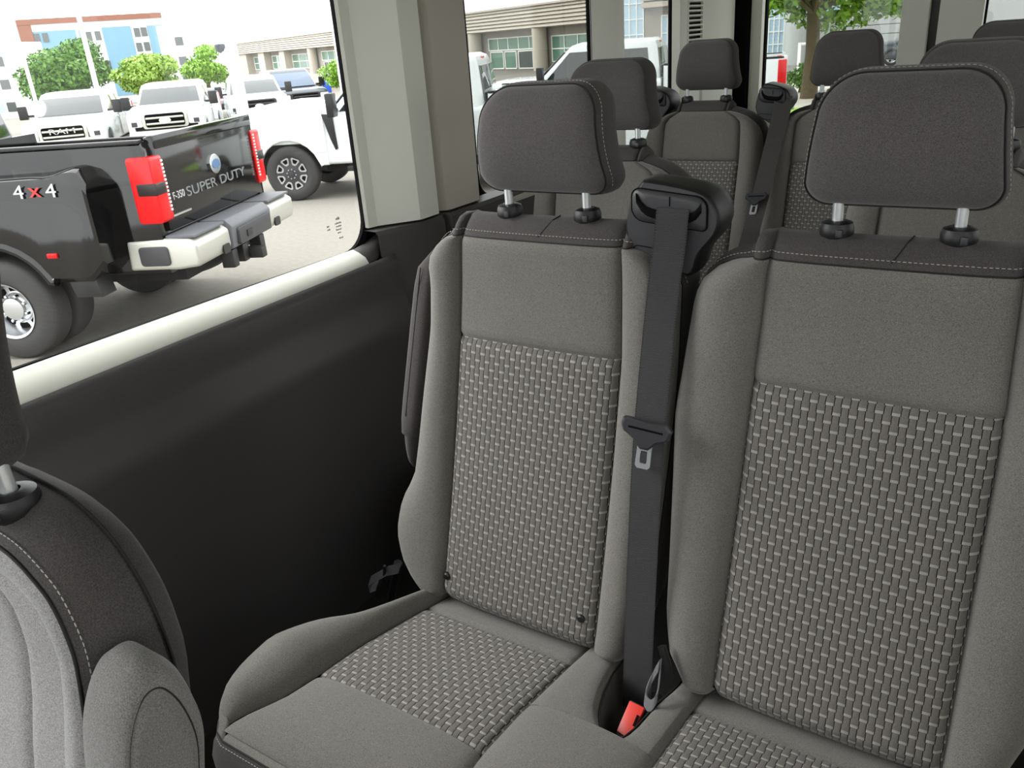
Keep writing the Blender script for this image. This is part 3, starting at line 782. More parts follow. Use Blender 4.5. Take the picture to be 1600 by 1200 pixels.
# dark skirt around the front and the side
edge = [r[-1] for r in crow[::-1]]
edge += [Vector((r.x, r.y, r.z)) for r in []]
fx = list(np.linspace(-.236, .80, 40))
front_edge = [Vector((x, YFr - .012, ZC(YFr) - .006)) for x in fx]
sk = edge + [Vector((-.262, -.650, ZC(-.648) - .010))] + front_edge
rows = []
for dz, off in ((0, 0), (-.012, .008), (-.04, .016), (-.09, .016), (-.15, 0), (-.20, -.03)):
    r = []
    for i, p in enumerate(sk):
        a = sk[max(i - 1, 0)]; b = sk[min(i + 1, len(sk) - 1)]; t = b - a; nrm = Vector((t.y, -t.x, 0)).normalized() if t.length > 0 else Vector((0, -1, 0))
        nrm = Vector((t.y, -t.x, 0)).normalized()
        if (p + nrm * .01 - Vector((.1, -.3, p.z))).length < (p - Vector((.1, -.3, p.z))).length: nrm = -nrm
        r.append(p + nrm * off + Vector((0, 0, dz)))
    rows.append(r)
grid('cushion_skirt', rows, M['fab_dark'], cu)
c0 = crow[0]; grid('bolster_front', [c0, [front_edge[0].lerp(sk[len(edge)], min(1, 2 * t)) if t < .5 else sk[len(edge)].lerp(c0[-1], 2 * t - 1) for t in np.linspace(0, 1, len(c0))]], M['fab'], cu)
grid('front_roll', [[Vector((x, YFr + .003, ZC(YFr) - .002)) for x in fx], [Vector((x, YFr - .006, ZC(YFr) - .001)) for x in fx], front_edge], M['fab'], cu, flip=True)
MB().tube(sk[20:], .0016, 6).build('piping', M['pipe'], cu, smooth=True, ang=80)
stitches([p + Vector((0, -.004, -.006)) for p in sk[18:]], parent=cu, mat=M['thread'])
# base frame and legs
MB().box((-.20, -.60, .17), (.78, -.05, .23)).build('seat_frame', M['black'], bench, bevel=.01)
for lx in (-.14, .70):
    MB().box((lx - .03, -.52, 0), (lx + .03, -.08, .18)).build('leg', M['black'], bench, bevel=.008)
# folded-up armrest on the window side
def arm(root, x, y, zb, zt, r=.03, hw=.022, lean=(0, 0), name='armrest', mat='fab_dark', side=-1):
    pts = []
    k = 12; rows = []
    for i in range(k + 1):
        t = i / k; z = lerp(zb, zt, t); s = min(1, math.sqrt(max(0, 1 - ((t - .5) / .5) ** 8)) + .0)
        cy = y + lean[1] * (z - zt); cx = x + lean[0] * (z - zt)
        rows.append([Vector((cx + hw * s * math.copysign(abs(math.cos(a)) ** .6, math.cos(a)), cy + r * s * math.copysign(abs(math.sin(a)) ** .6, math.sin(a)), z)) for a in [2 * math.pi * q / 24 for q in range(24)]])
    return grid(name, rows, M[mat], root, closed=True, caps=True)
#@@ARM
a = arm(bench, -.252, .005, .70 - .03, 1.05, r=.036, hw=.024, lean=(.085, .24))
# lower cap of the armrest with its pleats
rows = []
for i in range(9):
    t = i / 8; z = .735 - .115 * t; s = math.cos(t * math.pi / 2) ** .55 if t < 1 else .05
    rows.append([Vector((-.252 + .085 * (z - 1.05) + .021 * s * math.cos(q) * (1 + .03 * math.cos(6 * q)), .005 + .24 * (z - 1.05) + .033 * s * math.sin(q) + .006 * t, z)) for q in [2 * math.pi * k / 24 for k in range(24)]])
grid('armrest_end', rows, M['fab_dark'], a, closed=True, flip=True)
MB().tube([(-.252 + .085 * (z - 1.05) - .004, .005 + .24 * (z - 1.05) - .0355, z) for z in (.74, .82, .9, .98, 1.02)], .0011, 6).build('piping', M['pipe'], a, smooth=True, ang=80)
# buckle stalk loop beside the outer edge of the cushion
b0 = Vector((C1, YB, 0))
pth = [P(625, 888, y=1.06), P(606, 892, y=1.05), P(590, 901, y=1.045), P(578, 908, y=1.04), P(581, 918, y=1.035), P(590, 915, y=1.03)]
lb = ribbon('lap_belt', [p - b0 for p in pth], (0.1, .5, .86), .024, M['webbing'], bench, .002)
pth = [P(601, 884, y=1.047), P(600, 908, y=1.047)]
MB().tube([p - b0 for p in pth], .0035, 8).build('keeper', M['black'], lb, smooth=True)
MB().tube([P(622, 880, y=1.07) - b0, P(618, 900, y=1.075) - b0, P(612, 925, y=1.08) - b0, P(608, 960, y=1.08) - b0], .010, 8).build('stalk', M['black'], lb, smooth=True)

# the shoulder belt hanging between the two seats
belt = empty('seat_belt', tuple(P(1015, 660, y=1.03)), label='black shoulder belt hanging between the two bench seats in the middle', cat='seat belt')
b0 = Vector(belt.location)
def Yw(z): return YB + tab(YF, z)
bp = []
for px, py, yy in ((1052, 326, 1.1265), (1050, 338, 1.121), (1046, 380, 1.112), (1036, 455, 1.098), (1026, 550, 1.072), (1016, 655, 1.040), (1010, 740, 1.018), (1005, 840, .996), (1001, 930, .980), (998, 1000, .968), (996, 1060, .958), (994, 1110, .955)):
    bp.append(P(px, py, y=yy) - b0)
wd = [Vector((1, .12, -.02))] * len(bp)
bp = crom(bp, 4)
ribbon('webbing', bp, Vector((1, .10, -.03)), .049, M['webbing'], belt)
lc = P(1012, 672, y=1.022) - b0
latch_plate(belt, lc, (1, .10, -.06), (-.06, -.16, -1), s=1.04)
# buckle in the pocket
bk = empty('belt_buckle', tuple(P(985, 1130, z=.40)), label='red button belt buckle sitting in the pocket of the bench cushion', cat='buckle')
b0 = Vector(bk.location)
q = [P(984, 1094, z=.425), P(1008, 1106, z=.425), P(985, 1158, z=.405), P(963, 1143, z=.405)]
nrm = (q[1] - q[0]).cross(q[3] - q[0]).normalized()
if nrm.z < 0: nrm = -nrm
def slab(name, q, t0, t1, grow, mat, parent, bev):
    c = sum(q, Vector()) / 4
    qq = [c + (p - c) * grow - b0 for p in q]
    mb = MB(); mb.add([p + nrm * t0 for p in qq] + [p + nrm * t1 for p in qq], [(0, 1, 2, 3), (4, 5, 6, 7), (0, 1, 5, 4), (1, 2, 6, 5), (2, 3, 7, 6), (3, 0, 4, 7)])
    return mb.build(name, mat, parent, bevel=bev)
hs = slab('housing', q, -.09, -.003, 1.10, M['black'], bk, .003)
slab('release_button', q, -.01, .002, .97, M['red'], bk, .002)
c = (q[1] + q[2]) / 2 - b0
MB().add(*[(lambda V: (V, [(0, 1, 2, 3), (4, 5, 6, 7), (0, 1, 5, 4), (1, 2, 6, 5), (2, 3, 7, 6), (3, 0, 4, 7)]))([c + (q[0] - q[3]) * s + (q[0] - q[1]) * u + nrm * h for h in (-.004, .0028) for s, u in ((-.12, .06), (.22, .06), (.22, .22), (-.12, .22))])][0]).build('slot', M['rubber'], bk)
# small loop strap behind the buckle
ls = empty('strap_loop', tuple(P(1018, 1080, y=.93)), label='small dark fabric loop strap standing just behind the red buckle', cat='strap')
b0 = Vector(ls.location)
lp = crom([P(1030, 1040, y=.935) - b0, P(1018, 1062, y=.925) - b0, P(1008, 1090, y=.905) - b0, P(1016, 1103, y=.893) - b0, P(1026, 1090, y=.90) - b0, P(1030, 1062, y=.925) - b0, P(1032, 1038, y=.94) - b0], 5)
ribbon('webbing', lp, Vector((-.05, .45, .9)), .019, M['strap'], ls, .002)
MB().tube([P(1034, 1010, y=.96) - b0, P(1043, 1040, y=.955) - b0, P(1046, 1062, y=.955) - b0], .007, 8).build('recliner_cable', M['black'], ls, smooth=True)

# rows 2 and 3
def plain_cushion(root, x0, x1, y0=-.62, y1=-.08, zt=.43, name='cushion'):
    rows = []
    for y in [y0 - .01, y0 - .02, y0, y0 + .03, y0 + .1, -.4, -.3, -.2, y1]:
        zz = zt if y > y0 else zt - .05 if y > y0 - .015 else zt - .18
        if y0 <= y <= y0 + .03: zz = zt - .012
        r = []
        for i in range(13):
            t = i / 12; x = lerp(x0, x1, t); r.append(Vector((x, y, zz - .05 * abs(2 * t - 1) ** 8 + .02 * math.exp(-((abs(2 * t - 1) - .8) / .15) ** 2))))
        rows.append([Vector((x0, y, .25))] + r + [Vector((x1, y, .25))])
    c = grid(name, rows, M['fab'], root)
    patch_rows = [[Vector((lerp(x0 + .09, x1 - .09, i / 8), y, zt + .004 + .002)) for i in range(9)] for y in np.linspace(-.46, -.2, 6)]
    grid('woven_insert', patch_rows, M['weave'], c, uv=[[(p.x, p.y) for p in r] for r in patch_rows])
    return c
def legs(root, xs):
    for lx in xs: MB().box((lx - .03, -.5, 0), (lx + .03, -.1, .26)).build('leg', M['black'], root, bevel=.008)
WS = [(.40, .18), (.44, .205), (.52, .222), (.84, .225), (.95, .222), (1.0, .218), (1.03, .205), (1.055, .180), (1.072, .150), (1.082, .12), (1.088, .10)]
SEAM2 = [(.30, .150), (.95, .150), (1.04, .146), (1.06, .14), (1.088, .09)]
s2 = empty('van_seat', (-.994, 2.0, 0), label='grey cloth seat behind the bench, next to the side window', cat='seat', group='seats behind the front bench')
backrest(s2, 0, WS, WS, detail=False, buttons=False, seam=SEAM2); headrest(s2, 0, detail=False); plain_cushion(s2, -.22, .22); legs(s2, (-.12, .12))
s3 = empty('van_seat', (-.166, 2.0, 0), label="grey cloth seat directly behind the bench's aisle-side headrest", cat='seat', group='seats behind the front bench')
backrest(s3, 0, WS, WS, detail=False, buttons=False, seam=SEAM2); headrest(s3, 0, detail=False); plain_cushion(s3, -.22, .22); legs(s3, (-.12, .12))
Y3 = 3.09
back = empty('rear_bench_seat', (-1.14, Y3, .012), label='three-place grey cloth bench across the back of the van', cat='seat')
WRB = [(.40, .19), (.44, .22), (.52, .232), (.84, .234), (.95, .232), (1.0, .226), (1.03, .212), (1.055, .188), (1.072, .16), (1.082, .13), (1.088, .10)]
for i, xo in enumerate((0, .49, .96)):
    backrest(back, xo, WRB, WRB, detail=False, buttons=False, seam=[(.30, .15), (.95, .15), (1.04, .146), (1.06, .14), (1.088, .09)])
    headrest(back, xo, detail=False, wb=.113, wt=.1); plain_cushion(back, xo - .235, xo + .235)
legs(back, (-.14, .35, .6, 1.1))
belt_housing(back, .205, .325, z0=1.05, z1=1.178, y0=-.06, y1=.05)
belt_housing(back, -.235, -.12, z0=1.05, z1=1.178, y0=-.06, y1=.05)
rb = empty('seat_belt', tuple(P(1185, 300, y=2.95)), label='grey belt with a small metal tongue hanging on the rear bench', cat='seat belt')
b0 = Vector(rb.location)
pp = [P(1224, 152, y=3.03), P(1221, 175, y=3.02), P(1206, 235, y=2.99), P(1190, 300, y=2.94), P(1174, 360, y=2.89), P(1160, 410, y=2.86)]
ribbon('webbing', crom([p - b0 for p in pp], 3), Vector((1, .1, .1)), .062, M['fab_dark'], rb)
latch_plate(rb, P(1182, 308, y=2.925) - b0, (1, .1, .1), (-.12, -.2, -1), s=1.05)

# front passenger seat, close by
F0 = Vector((-.80, .30, 0))
fs = empty('front_passenger_seat', tuple(F0), label='dark-sided front passenger seat with pale centre cloth, cut by the picture edge', cat='seat')
OR = [(0, 1.060), (.034, 1.060), (.102, 1.054), (.14, 1.040), (.168, 1.018), (.193, .976), (.203, .923), (.205, .86), (.21, .75), (.21, .6), (.2, .45)]
OF = [(0, 1.030), (.06, 1.031), (.103, 1.028), (.134, 1.014), (.160, .992), (.176, .955), (.185, .90), (.19, .83), (.195, .72), (.195, .58), (.185, .45)]
def mirr(T):
    h = crom([Vector((x, 0, z)) for x, z in T], 4); return [Vector((-p.x, 0, p.z)) for p in h[::-1]] + h[1:]
oR, oF = mirr(OR), mirr(OF)
yF_ = lambda z: tab([(.45, -.20), (.6, -.16), (.8, -.104), (.90, -.078), (.95, -.067), (1.0, -.062), (1.06, -.06)], z)
yR_ = lambda z: tab([(.45, -.10), (.6, -.06), (.8, -.016), (.9, 0), (1.06, 0)], z)
n = len(oR); rows = []
cz = .75
for t, out_, dy in ((0, -.035, .001), (0, -.016, -.005), (0, -.006, -.003), (0, 0, 0.003), (.06, .001, 0), (.25, .007, 0), (.55, .010, 0), (.85, .005, 0), (.97, .0, 0), (1, 0, 0), (1, -.012, .02), (1, -.03, .03)):
    r = []
    for a, b in zip(oF, oR):
        p = a.lerp(b, t); q = Vector((p.x, 0, p.z)); y = lerp(yF_(a.z), yR_(b.z), t) + dy
        d = Vector((p.x, 0, max(p.z - .85, 0))); d = d.normalized() if d.length > 1e-6 else Vector((0, 0, 1))
        q += d * out_; q.y = y; r.append(q)
    rows.append(r)
fb = grid('backrest', rows[3:], M['fab_dark'], fs, flip=True)
grid('front_border', rows[:4], M['fab_front'], fb, flip=True)
r0 = rows[0]; hn = n // 2
pan = []
for i in range(hn + 1):
    a, b = r0[i], r0[n - 1 - i]
    pan.append([a.lerp(b, t) + Vector((0, -.014 * (1 - (2 * t - 1) ** 2) + groove(abs(abs(2 * t - 1) - .70) * .18, .004, .004), 0)) for t in sorted(set(list(np.linspace(0, 1, 41)) + [.14, .145, .15, .155, .16, .84, .845, .85, .855, .86]))])
grid('front_panel', pan, M['fab_front'], fb, flip=False)
bk_ = rows[-1]
grid('back_shell', [[bk_[i].lerp(bk_[n - 1 - i], t) for t in (0, .5, 1)] for i in range(hn + 1)], M['black'], fb, flip=True)
MB().tube([p + Vector((0, -.001, 0)) for p in rows[3]], .0018, 6).build('piping', M['pipe'], fb, smooth=True, ang=80)
stitches([p + (q - p) * .5 for p, q in zip(rows[4], rows[5])][n // 3:], parent=fb, mat=M['thread'], lift=(.001, -.0012, .001), every=.006)
MB().tube([p + Vector((.001, 0, .001)) for p in rows[9]], .0016, 6).build('edge_piping', M['pipe'], fb, smooth=True, ang=80)
stitches([p + Vector((.0012, 0, .0012)) for p in rows[8][n // 2:]], parent=fb, mat=M['pipe'], every=.005)
hr = headrest(fs, 0, y0=-.085, z0=1.087, z1=1.325, detail=True, wb=.083, wt=.138, curv=.06, yp=-.03, zg=1.0645)
plain_cushion(fs, -.20, .20, y0=-.62, y1=-.12, zt=.46)
MB().box((-.18, -.5, 0), (.18, -.05, .3)).build('seat_base', M['black'], fs, bevel=.01)
# its inboard armrest, folded up
AX = .232
ao = crom([Vector((0, y, z)) for y, z in ((-.20, .45), (-.14, .70), (-.105, .83), (-.088, .905), (-.074, .938), (-.058, .958), (-.044, .963), (-.030, .955), (-.017, .925), (-.012, .88), (-.024, .826), (-.06, .68), (-.11, .45))], 5)
def ar(s, x): 
    c = Vector((0, -.075, .78)); return [Vector((x, lerp(c.y, p.y, s), lerp(c.z, p.z, .5 + .5 * s) if p.z > .8 else p.z)) for p in ao]
ra = [ar(.55, AX + .030), ar(.70, AX + .0292), ar(.76, AX + .026), ar(.80, AX + .0285), ar(.92, AX + .024), ar(1.0, AX + .010), ar(1.0, AX - .02), ar(.9, AX - .032)]
am = grid('armrest', ra, M['fab_arm'], fs)
side = [[a_.lerp(b_, t) for t in np.linspace(0, 1, 9)] for a_, b_ in zip(ra[0][:len(ao) // 2 + 1], ra[0][::-1][:len(ao) // 2 + 1])]
grid('side_panel', side, M['fab_arm'], am, flip=True)
MB().tube([p + Vector((-.0005, 0, 0)) for p in ra[2]], .0014, 6).build('piping', M['pipe'], am, smooth=True, ang=80)
# ------------------------------------------------------------------ outside: the lot
def sstep(a, b, x):
    t = min(1, max(0, (x - a) / (b - a))); return t * t * (3 - 2 * t)
GZ = -.85
def gz(x, y):
    d = math.hypot(x, y); return GZ - .02 * max(0, d - 14) * sstep(0, 12, -x - .7 * y)
def HD(px, D):
    """ground-plan point along the horizontal direction of a pixel column, at view depth D"""
    lo, hi = -300.0, 400.0
    for _ in range(40):
        mid = (lo + hi) / 2
        if ray(px, mid).z > 0: lo = mid
        else: hi = mid
    d = ray(px, lo) * D; return Vector((d.x, d.y, gz(d.x, d.y)))
xs = [-260, -180, -120, -90, -70, -56, -46, -38, -32, -27, -23, -19, -16, -13, -10, -7, -4, 0, 6, 14, 30, 60]
ys = [-40, -20, -8, 0, 4, 8, 12, 16, 20, 25, 30, 36, 44, 54, 66, 80, 100, 130, 170, 240]
V = [(x, y, gz(x, y)) for y in ys for x in xs]; k = len(xs)
F = [(j * k + i, j * k + i + 1, (j + 1) * k + i + 1, (j + 1) * k + i) for j in range(len(ys) - 1) for i in range(k - 1)]
struct(vf('ground', V, F, M['asphalt']))

# ------------------------------------------------------------------ vehicles
# vehicle-local frame: +x forward, y to its left, z up, origin on the ground below the rear face
def arch(cx, cz, r, zb, n=14, flat=.0):
    """points of a wheel arch from its rear foot to its front foot"""
    return [(cx + r * math.cos(a), max(zb, cz + r * math.sin(a))) for a in np.linspace(math.pi + .25, -.25, n)][::1]
def wheel(root, x, y, r=.41, wd=.26, side=1, style='steel', rim=.24, tname='wheel'):
    """side: +1 faces +y"""
    s = side; rz = r
    prof = [(rim * .98, -.5), (rim + .02, -.5), (r * .93, -.5), (r * .985, -.40), (r, -.30), (r, .30), (r * .985, .40), (r * .93, .5), (rim + .04, .5), (rim + .01, .47), (rim * .98, .44)]
    o = MB().lathe([(a, b * wd * s) for a, b in prof], (x, y, rz), 'y', 40).build(tname, M['tire'], root, smooth=True, ang=50)
    f = .5 * wd * s
    if style == 'dark8':     # dark rim with eight bright-edged pockets
        MB().lathe([(rim, f * .85), (rim * .96, f * .80), (rim * .55, f * .88), (rim * .32, f * .98), (rim * .14, f * 1.02), (0, f * 1.02)], (x, y, rz), 'y', 40).build('rim', M['black_hi'], o, smooth=True, ang=40)
        for q in range(8):
            a0 = 2 * math.pi * (q + .5) / 8; mb = MB()
            def R(rr, da): return (x + rr * math.cos(a0 + da), rz + rr * math.sin(a0 + da))
            oo = [R(.52 * rim, -.15), R(.60 * rim, -.25), R(.88 * rim, -.31), R(.95 * rim, -.22), R(.95 * rim, .22), R(.88 * rim, .31), R(.60 * rim, .25), R(.52 * rim, .15)]
            ii = [R(.62 * rim, -.10), R(.66 * rim, -.15), R(.82 * rim, -.19), R(.86 * rim, -.15), R(.86 * rim, .15), R(.82 * rim, .19), R(.66 * rim, .15), R(.62 * rim, .10)]
            V = [(a, y + f * .9, b) for a, b in oo] + [(a, y + f * .9, b) for a, b in ii] + [(a, y + f * .75, b) for a, b in ii]
            mb.add(V, [(i, (i + 1) % 8, 8 + (i + 1) % 8, 8 + i) for i in range(8)] + [(8 + i, 8 + (i + 1) % 8, 16 + (i + 1) % 8, 16 + i) for i in range(8)])
            e = mb.build('spoke_edge', M['alu'], o)
            MB().add([(a, y + f * .86, b) for a, b in ii], [tuple(range(8))]).build('pocket', M['rubber'], o)
        for q in range(8):
            a = 2 * math.pi * q / 8; MB().lathe([(0, 1), (.014, 1), (.014, 0)], (0, 0, 0), 'y', 6)
        nb = MB()
        for q in range(8):
            a = 2 * math.pi * q / 8 + .2; nb.lathe([(.013, f * .9), (.011, f * 1.08), (0, f * 1.08)], (x + .27 * rim * math.cos(a), y, rz + .27 * rim * math.sin(a)), 'y', 8)
        nb.build('lug_nuts', M['alu'], o)['kind'] = 'stuff'
        MB().lathe([(.17 * rim, f * 1.0), (.15 * rim, f * 1.14), (0, f * 1.16)], (x, y, rz), 'y', 20).build('hub_cap', M['black_hi'], o, smooth=True)
    elif style == 'dually':  # deep dished forged wheel
        MB().lathe([(rim, f * .98), (rim * 1.02, f * 1.0), (rim * .94, f * .90), (rim * .86, f * .2), (rim * .8, -f * .2), (rim * .55, -f * .1), (rim * .5, f * .1), (rim * .42, f * .2), (rim * .4, f * .45), (rim * .2, f * .5), (0, f * .5)], (x, y, rz), 'y', 48).build('rim', M['alu'], o, smooth=True, ang=40)
        for q in range(8):
            a = 2 * math.pi * q / 8
            MB().lathe([(.05, -f * .18), (.04, -f * .12), (0, -f * .12)], (x + .68 * rim * math.cos(a), y, rz + .68 * rim * math.sin(a)), 'y', 12).build('hand_hole', M['rubber'], o)
        nb = MB()
        for q in range(8):
            a = 2 * math.pi * (q + .5) / 8; nb.lathe([(.016, f * .1), (.014, f * .42), (0, f * .45)], (x + .48 * rim * math.cos(a), y, rz + .48 * rim * math.sin(a)), 'y', 8)
        nb.build('lug_nuts', M['chrome'], o)['kind'] = 'stuff'
    else:
        MB().lathe([(rim, f * .85), (rim * .92, f * .6), (rim * .5, f * .5), (rim * .3, f * .75), (0, f * .8)], (x, y, rz), 'y', 28).build('rim', M['alu'], o, smooth=True, ang=40)
        for q in range(5):
            a = 2 * math.pi * q / 5
            MB().lathe([(.045, f * .64), (0, f * .66)], (x + .68 * rim * math.cos(a), y, rz + .68 * rim * math.sin(a)), 'y', 10).build('rim_opening', M['rubber'], o)
    return o
def slabpoly(name, poly, y0, y1, mat, root, bevel=.03, seg=2):
    return MB().prism(poly, y0, y1, 'y').build(name, mat, root, bevel=bevel, seg=seg)
def slab2(name, xs, zl, zh, yin, yout, mat, root, r=.03):
    """a body side: lower and upper edge heights along x, rounded on the outer edge"""
    sg = 1 if yout > yin else -1; secs = []
    for x in xs:
        a, b = zl(x), zh(x); q = min(r, (b - a) * .45)
        secs.append([Vector((x, yin, a)), Vector((x, yout - sg * q * .3, a)), Vector((x, yout, a + q * .4)), Vector((x, yout, b - q)), Vector((x, yout - sg * q * .3, b - q * .3)), Vector((x, yout - sg * q, b)), Vector((x, yin, b))])
    return grid(name, secs, mat, root, closed=True, caps=True, ang=32)
def archz(cx, cz, r, zb):
    return lambda x: max(zb, cz + math.sqrt(max(0, r * r - (x - cx) ** 2))) if abs(x - cx) < r else zb
def archx(cx, r, x0, x1, extra=()):
    s = {x0, x1} | set(extra) | {cx + r * math.cos(a) for a in np.linspace(0, math.pi, 25)} | {cx - r - .001, cx + r + .001}
    return sorted(v for v in s if x0 <= v <= x1)
def loft(name, secs, mat, root, closed=True, ang=35, caps=True):
    return grid(name, secs, mat, root, closed=closed, caps=caps, ang=ang)
def pickup(root, paint, L=6.3, W=2.0, wb=4.06, ro=1.25, bedz=1.50, hood=1.40, roofz=2.02, wr=.42, wstyle='dark8', dual=False, grille=None, rear=True, bed=2.05, glass='vglass', bump='chrome', flip=1, detail=1, far_drop=0.0):
    """crew-cab pickup"""
    hw = W / 2; xa = ro; xf = ro + wb; zb = .55
    P_ = M[paint]
    cabr = bed + .05; cabf = cabr + 2.35
    ar_ = wr + .10; bedz_ = bedz
    # bed: two sides, floor, front wall, tailgate
    for s in (1, -1):
        bedz = bedz_ if s > 0 else bedz_ - far_drop
        poly = [(.03, zb + .05)] + arch(xa, wr + .02, ar_, zb) [0:0]
        a = arch(xa, wr, ar_, zb)
        poly = [(.03, zb)] + [(p[0], p[1]) for p in a] + [(bed, zb), (bed, bedz - .01), (.06, bedz), (.03, bedz - .05)]
        y0, y1 = (hw - .10, hw) if s > 0 else (-hw, -hw + .10)
        b = slab2('bed_side', archx(xa, ar_, .03, bed, (.06,)), archz(xa, wr, ar_, zb), lambda x: bedz - .05 if x < .04 else bedz, s * (hw - .10), s * hw, P_, root, .075)
        MB().box((.06, min(y0, y1) + .012, bedz - .012), (bed, max(y0, y1) - .012, bedz + .018)).build('rail_cap', M['black'], b, bevel=.008)
    bedz = bedz_
    MB().box((.05, -hw + .1, .80), (bed, hw - .1, .86)).build('bed_floor', M['under'], root)
    MB().box((bed - .05, -hw + .05, .80), (bed, hw - .05, bedz - .02)).build('bed_front', P_, root)
    tg = MB().prism([(-hw + .10, .88), (hw - .10, .88), (hw - .10, bedz + .03), (-hw + .10, bedz + .03)], -.01, .07, 'x').build('tailgate', P_, root, bevel=.02)
    # cab lower + hood as one loft along x
    def ring(x, z0, z1, h, r=.10):
        return [Vector((x, y, z)) for y, z in [(p[0], p[1]) for p in rrect(-h, h, z0, z1, [.06, .06, r, r], 3)]]
    Lf = L
    a1 = xf - wr - .12; a2 = xf + wr + .12
    secs = [ring(cabr, zb, 1.30, hw - .01), ring(cabr + .02, zb, 1.32, hw), ring(cabf - .2, zb, 1.30, hw), ring(cabf + .05, zb, 1.33, hw - .01), ring(cabf + .3, zb, hood - .01, hw - .02), ring(a1, zb, hood, hw - .02)]
    loft('cab_body', secs, P_, root)
    # front wings with arch openings
    for s in (1, -1):
        a = arch(xf, wr, ar_ + .01, zb)
        poly = [(a1 - .10, zb)] + a + [(Lf - .16, zb), (Lf - .10, .85), (Lf - .12, hood - .22), (Lf - .30, hood - .08), (a1 - .1, hood - .03)]
        y0, y1 = (hw - .16, hw + .005) if s > 0 else (-hw - .005, -hw + .16)
        top = [(a1 - .1, hood - .03), (Lf - .42, hood - .07), (Lf - .25, hood - .14), (Lf - .12, hood - .26), (Lf - .10, .9)]
        w_ = slab2('front_wing', archx(xf, ar_ + .01, a1 - .10, Lf - .12, (Lf - .42, Lf - .3, Lf - .25, Lf - .2)), archz(xf, wr, ar_ + .01, zb), lambda x: tab(top, x), s * (hw - .16), s * (hw + .005), P_, root, .05)
        yy = s * (hw + .012)
        if detail:
            vt = [(cabf + .12, hood - .17), (cabf + .30, hood - .16), (cabf + .20, hood - .55), (cabf + .14, hood - .72), (cabf + .10, hood - .70)]
            slabpoly('wing_vent', vt, yy - .02, yy, M['black'], w_, .004)
    # hood and grille block
    def hr(x, z0, z1, h, r): return [Vector((x, y, z)) for y, z in rrect(-h, h, z0, z1, [.02, .02, r, r], 4)]
    loft('hood', [hr(a1 - .02, .9, hood, hw - .03, .10), hr(Lf - .7, .9, hood + .01, hw - .04, .12), hr(Lf - .32, .9, hood - .02, hw - .06, .12), hr(Lf - .16, .9, hood - .09, hw - .09, .1), hr(Lf - .10, .92, hood - .17, hw - .12, .08)], P_, root)
    MB().box((a1, -hw + .17, .45), (Lf - .2, hw - .17, .95)).build('engine_bay', M['under'], root)
    g = MB().prism(rrect(-hw * .60, hw * .60, hood - .58, hood - .16, .07, 4), Lf - .14, Lf - .045, 'x').build('grille', M['black'] if grille == 'black' else M['satin'] if grille == 'chrome' else M['grey_pl'], root, bevel=.01)
    MB().prism(rrect(-hw * .52, hw * .52, hood - .54, hood - .20, .06, 4), Lf - .046, Lf - .035, 'x').build('grille_mesh', M['rubber'], g)
    for z in (hood - .45, hood - .30): MB().box((Lf - .04, -hw * .5, z - .025), (Lf - .015, hw * .5, z + .025)).build('grille_bar', M['black_hi'] if grille == 'black' else M['satin'], g, bevel=.006)
    for s in (1, -1):
        MB().prism(rrect(min(s * hw * .62, s * hw * .97), max(s * hw * .62, s * hw * .97), hood - .52, hood - .22, .04, 3), Lf - .22, Lf - .07, 'x').build('headlight', M['lens'], root, bevel=.02)
        MB().prism([(s * hw * .75, hood - .50), (s * hw * .9, hood - .50), (s * hw * .9, hood - .38), (s * hw * .75, hood - .38)], Lf - .075, Lf - .064, 'x').build('lamp_bezel', M['black_hi'], root)
    MB().prism(rrect(-hw, hw, .48, .80, .08, 3), Lf - .22, Lf + .03, 'x').build('front_bumper', M['satin'] if grille != 'white' else P_, root, bevel=.03)
    MB().prism(rrect(-hw * .5, hw * .5, .50, .66, .03, 3), Lf + .02, Lf + .04, 'x').build('air_intake', M['black'], root)
    # greenhouse
    def gh(z, x0, x1, h): return [Vector((x, y, z)) for x, y in rrect(x0, x1, -h, h, .12, 4)]
    bz = 1.30
    loft('cab_roof', [gh(bz - .02, cabr + .02, cabf + .28, hw - .03), gh(bz + .03, cabr + .03, cabf + .22, hw - .05), gh(roofz - .14, cabr + .10, cabf - .42, hw - .16), gh(roofz - .05, cabr + .14, cabf - .52, hw - .20), gh(roofz, cabr + .24, cabf - .70, hw - .32)], P_, root)
    def onside(x, z):   # half width of the greenhouse at height z
        t = (z - bz - .03) / (roofz - .14 - bz - .03); return lerp(hw - .05, hw - .16, t)
    z0_, z1_ = bz + .06, roofz - .17
    for s in (1, -1):
        for (xa0, xa1, xt0, xt1) in ((cabr + .22, cabr + 1.02, cabr + .28, cabr + 1.02), (cabr + 1.12, cabf + .02, cabr + 1.12, cabf - .50)):
            q = [(xa0, z0_), (xa1, z0_), (xt1, z1_), (xt0, z1_)]
            V = [(x, s * (onside(x, z) + .008), z) for x, z in q] + [(x, s * (onside(x, z) - .03), z) for x, z in q]
            MB().add(V, [(0, 1, 2, 3), (4, 5, 6, 7), (0, 1, 5, 4), (1, 2, 6, 5), (2, 3, 7, 6), (3, 0, 4, 7)]).build('side_window', M[glass], root, bevel=.006)
        for xd in (cabr + 1.07,):
            MB().box((xd - .006, s * (hw - .0) - .004, .62), (xd + .006, s * hw + .004, 1.28)).build('door_gap', M['rubber'], root)
        for xd in (cabr + .30, cabr + 1.30): MB().box((xd, s * hw - .02, 1.14), (xd + .2, s * hw + .03, 1.18)).build('door_handle', P_, root, bevel=.008)
        MB().box((cabr, s * (hw - .06) - .04, zb - .12), (cabf, s * (hw - .06) + .04, zb - .04)).build('running_board', M['black'], root, bevel=.01)
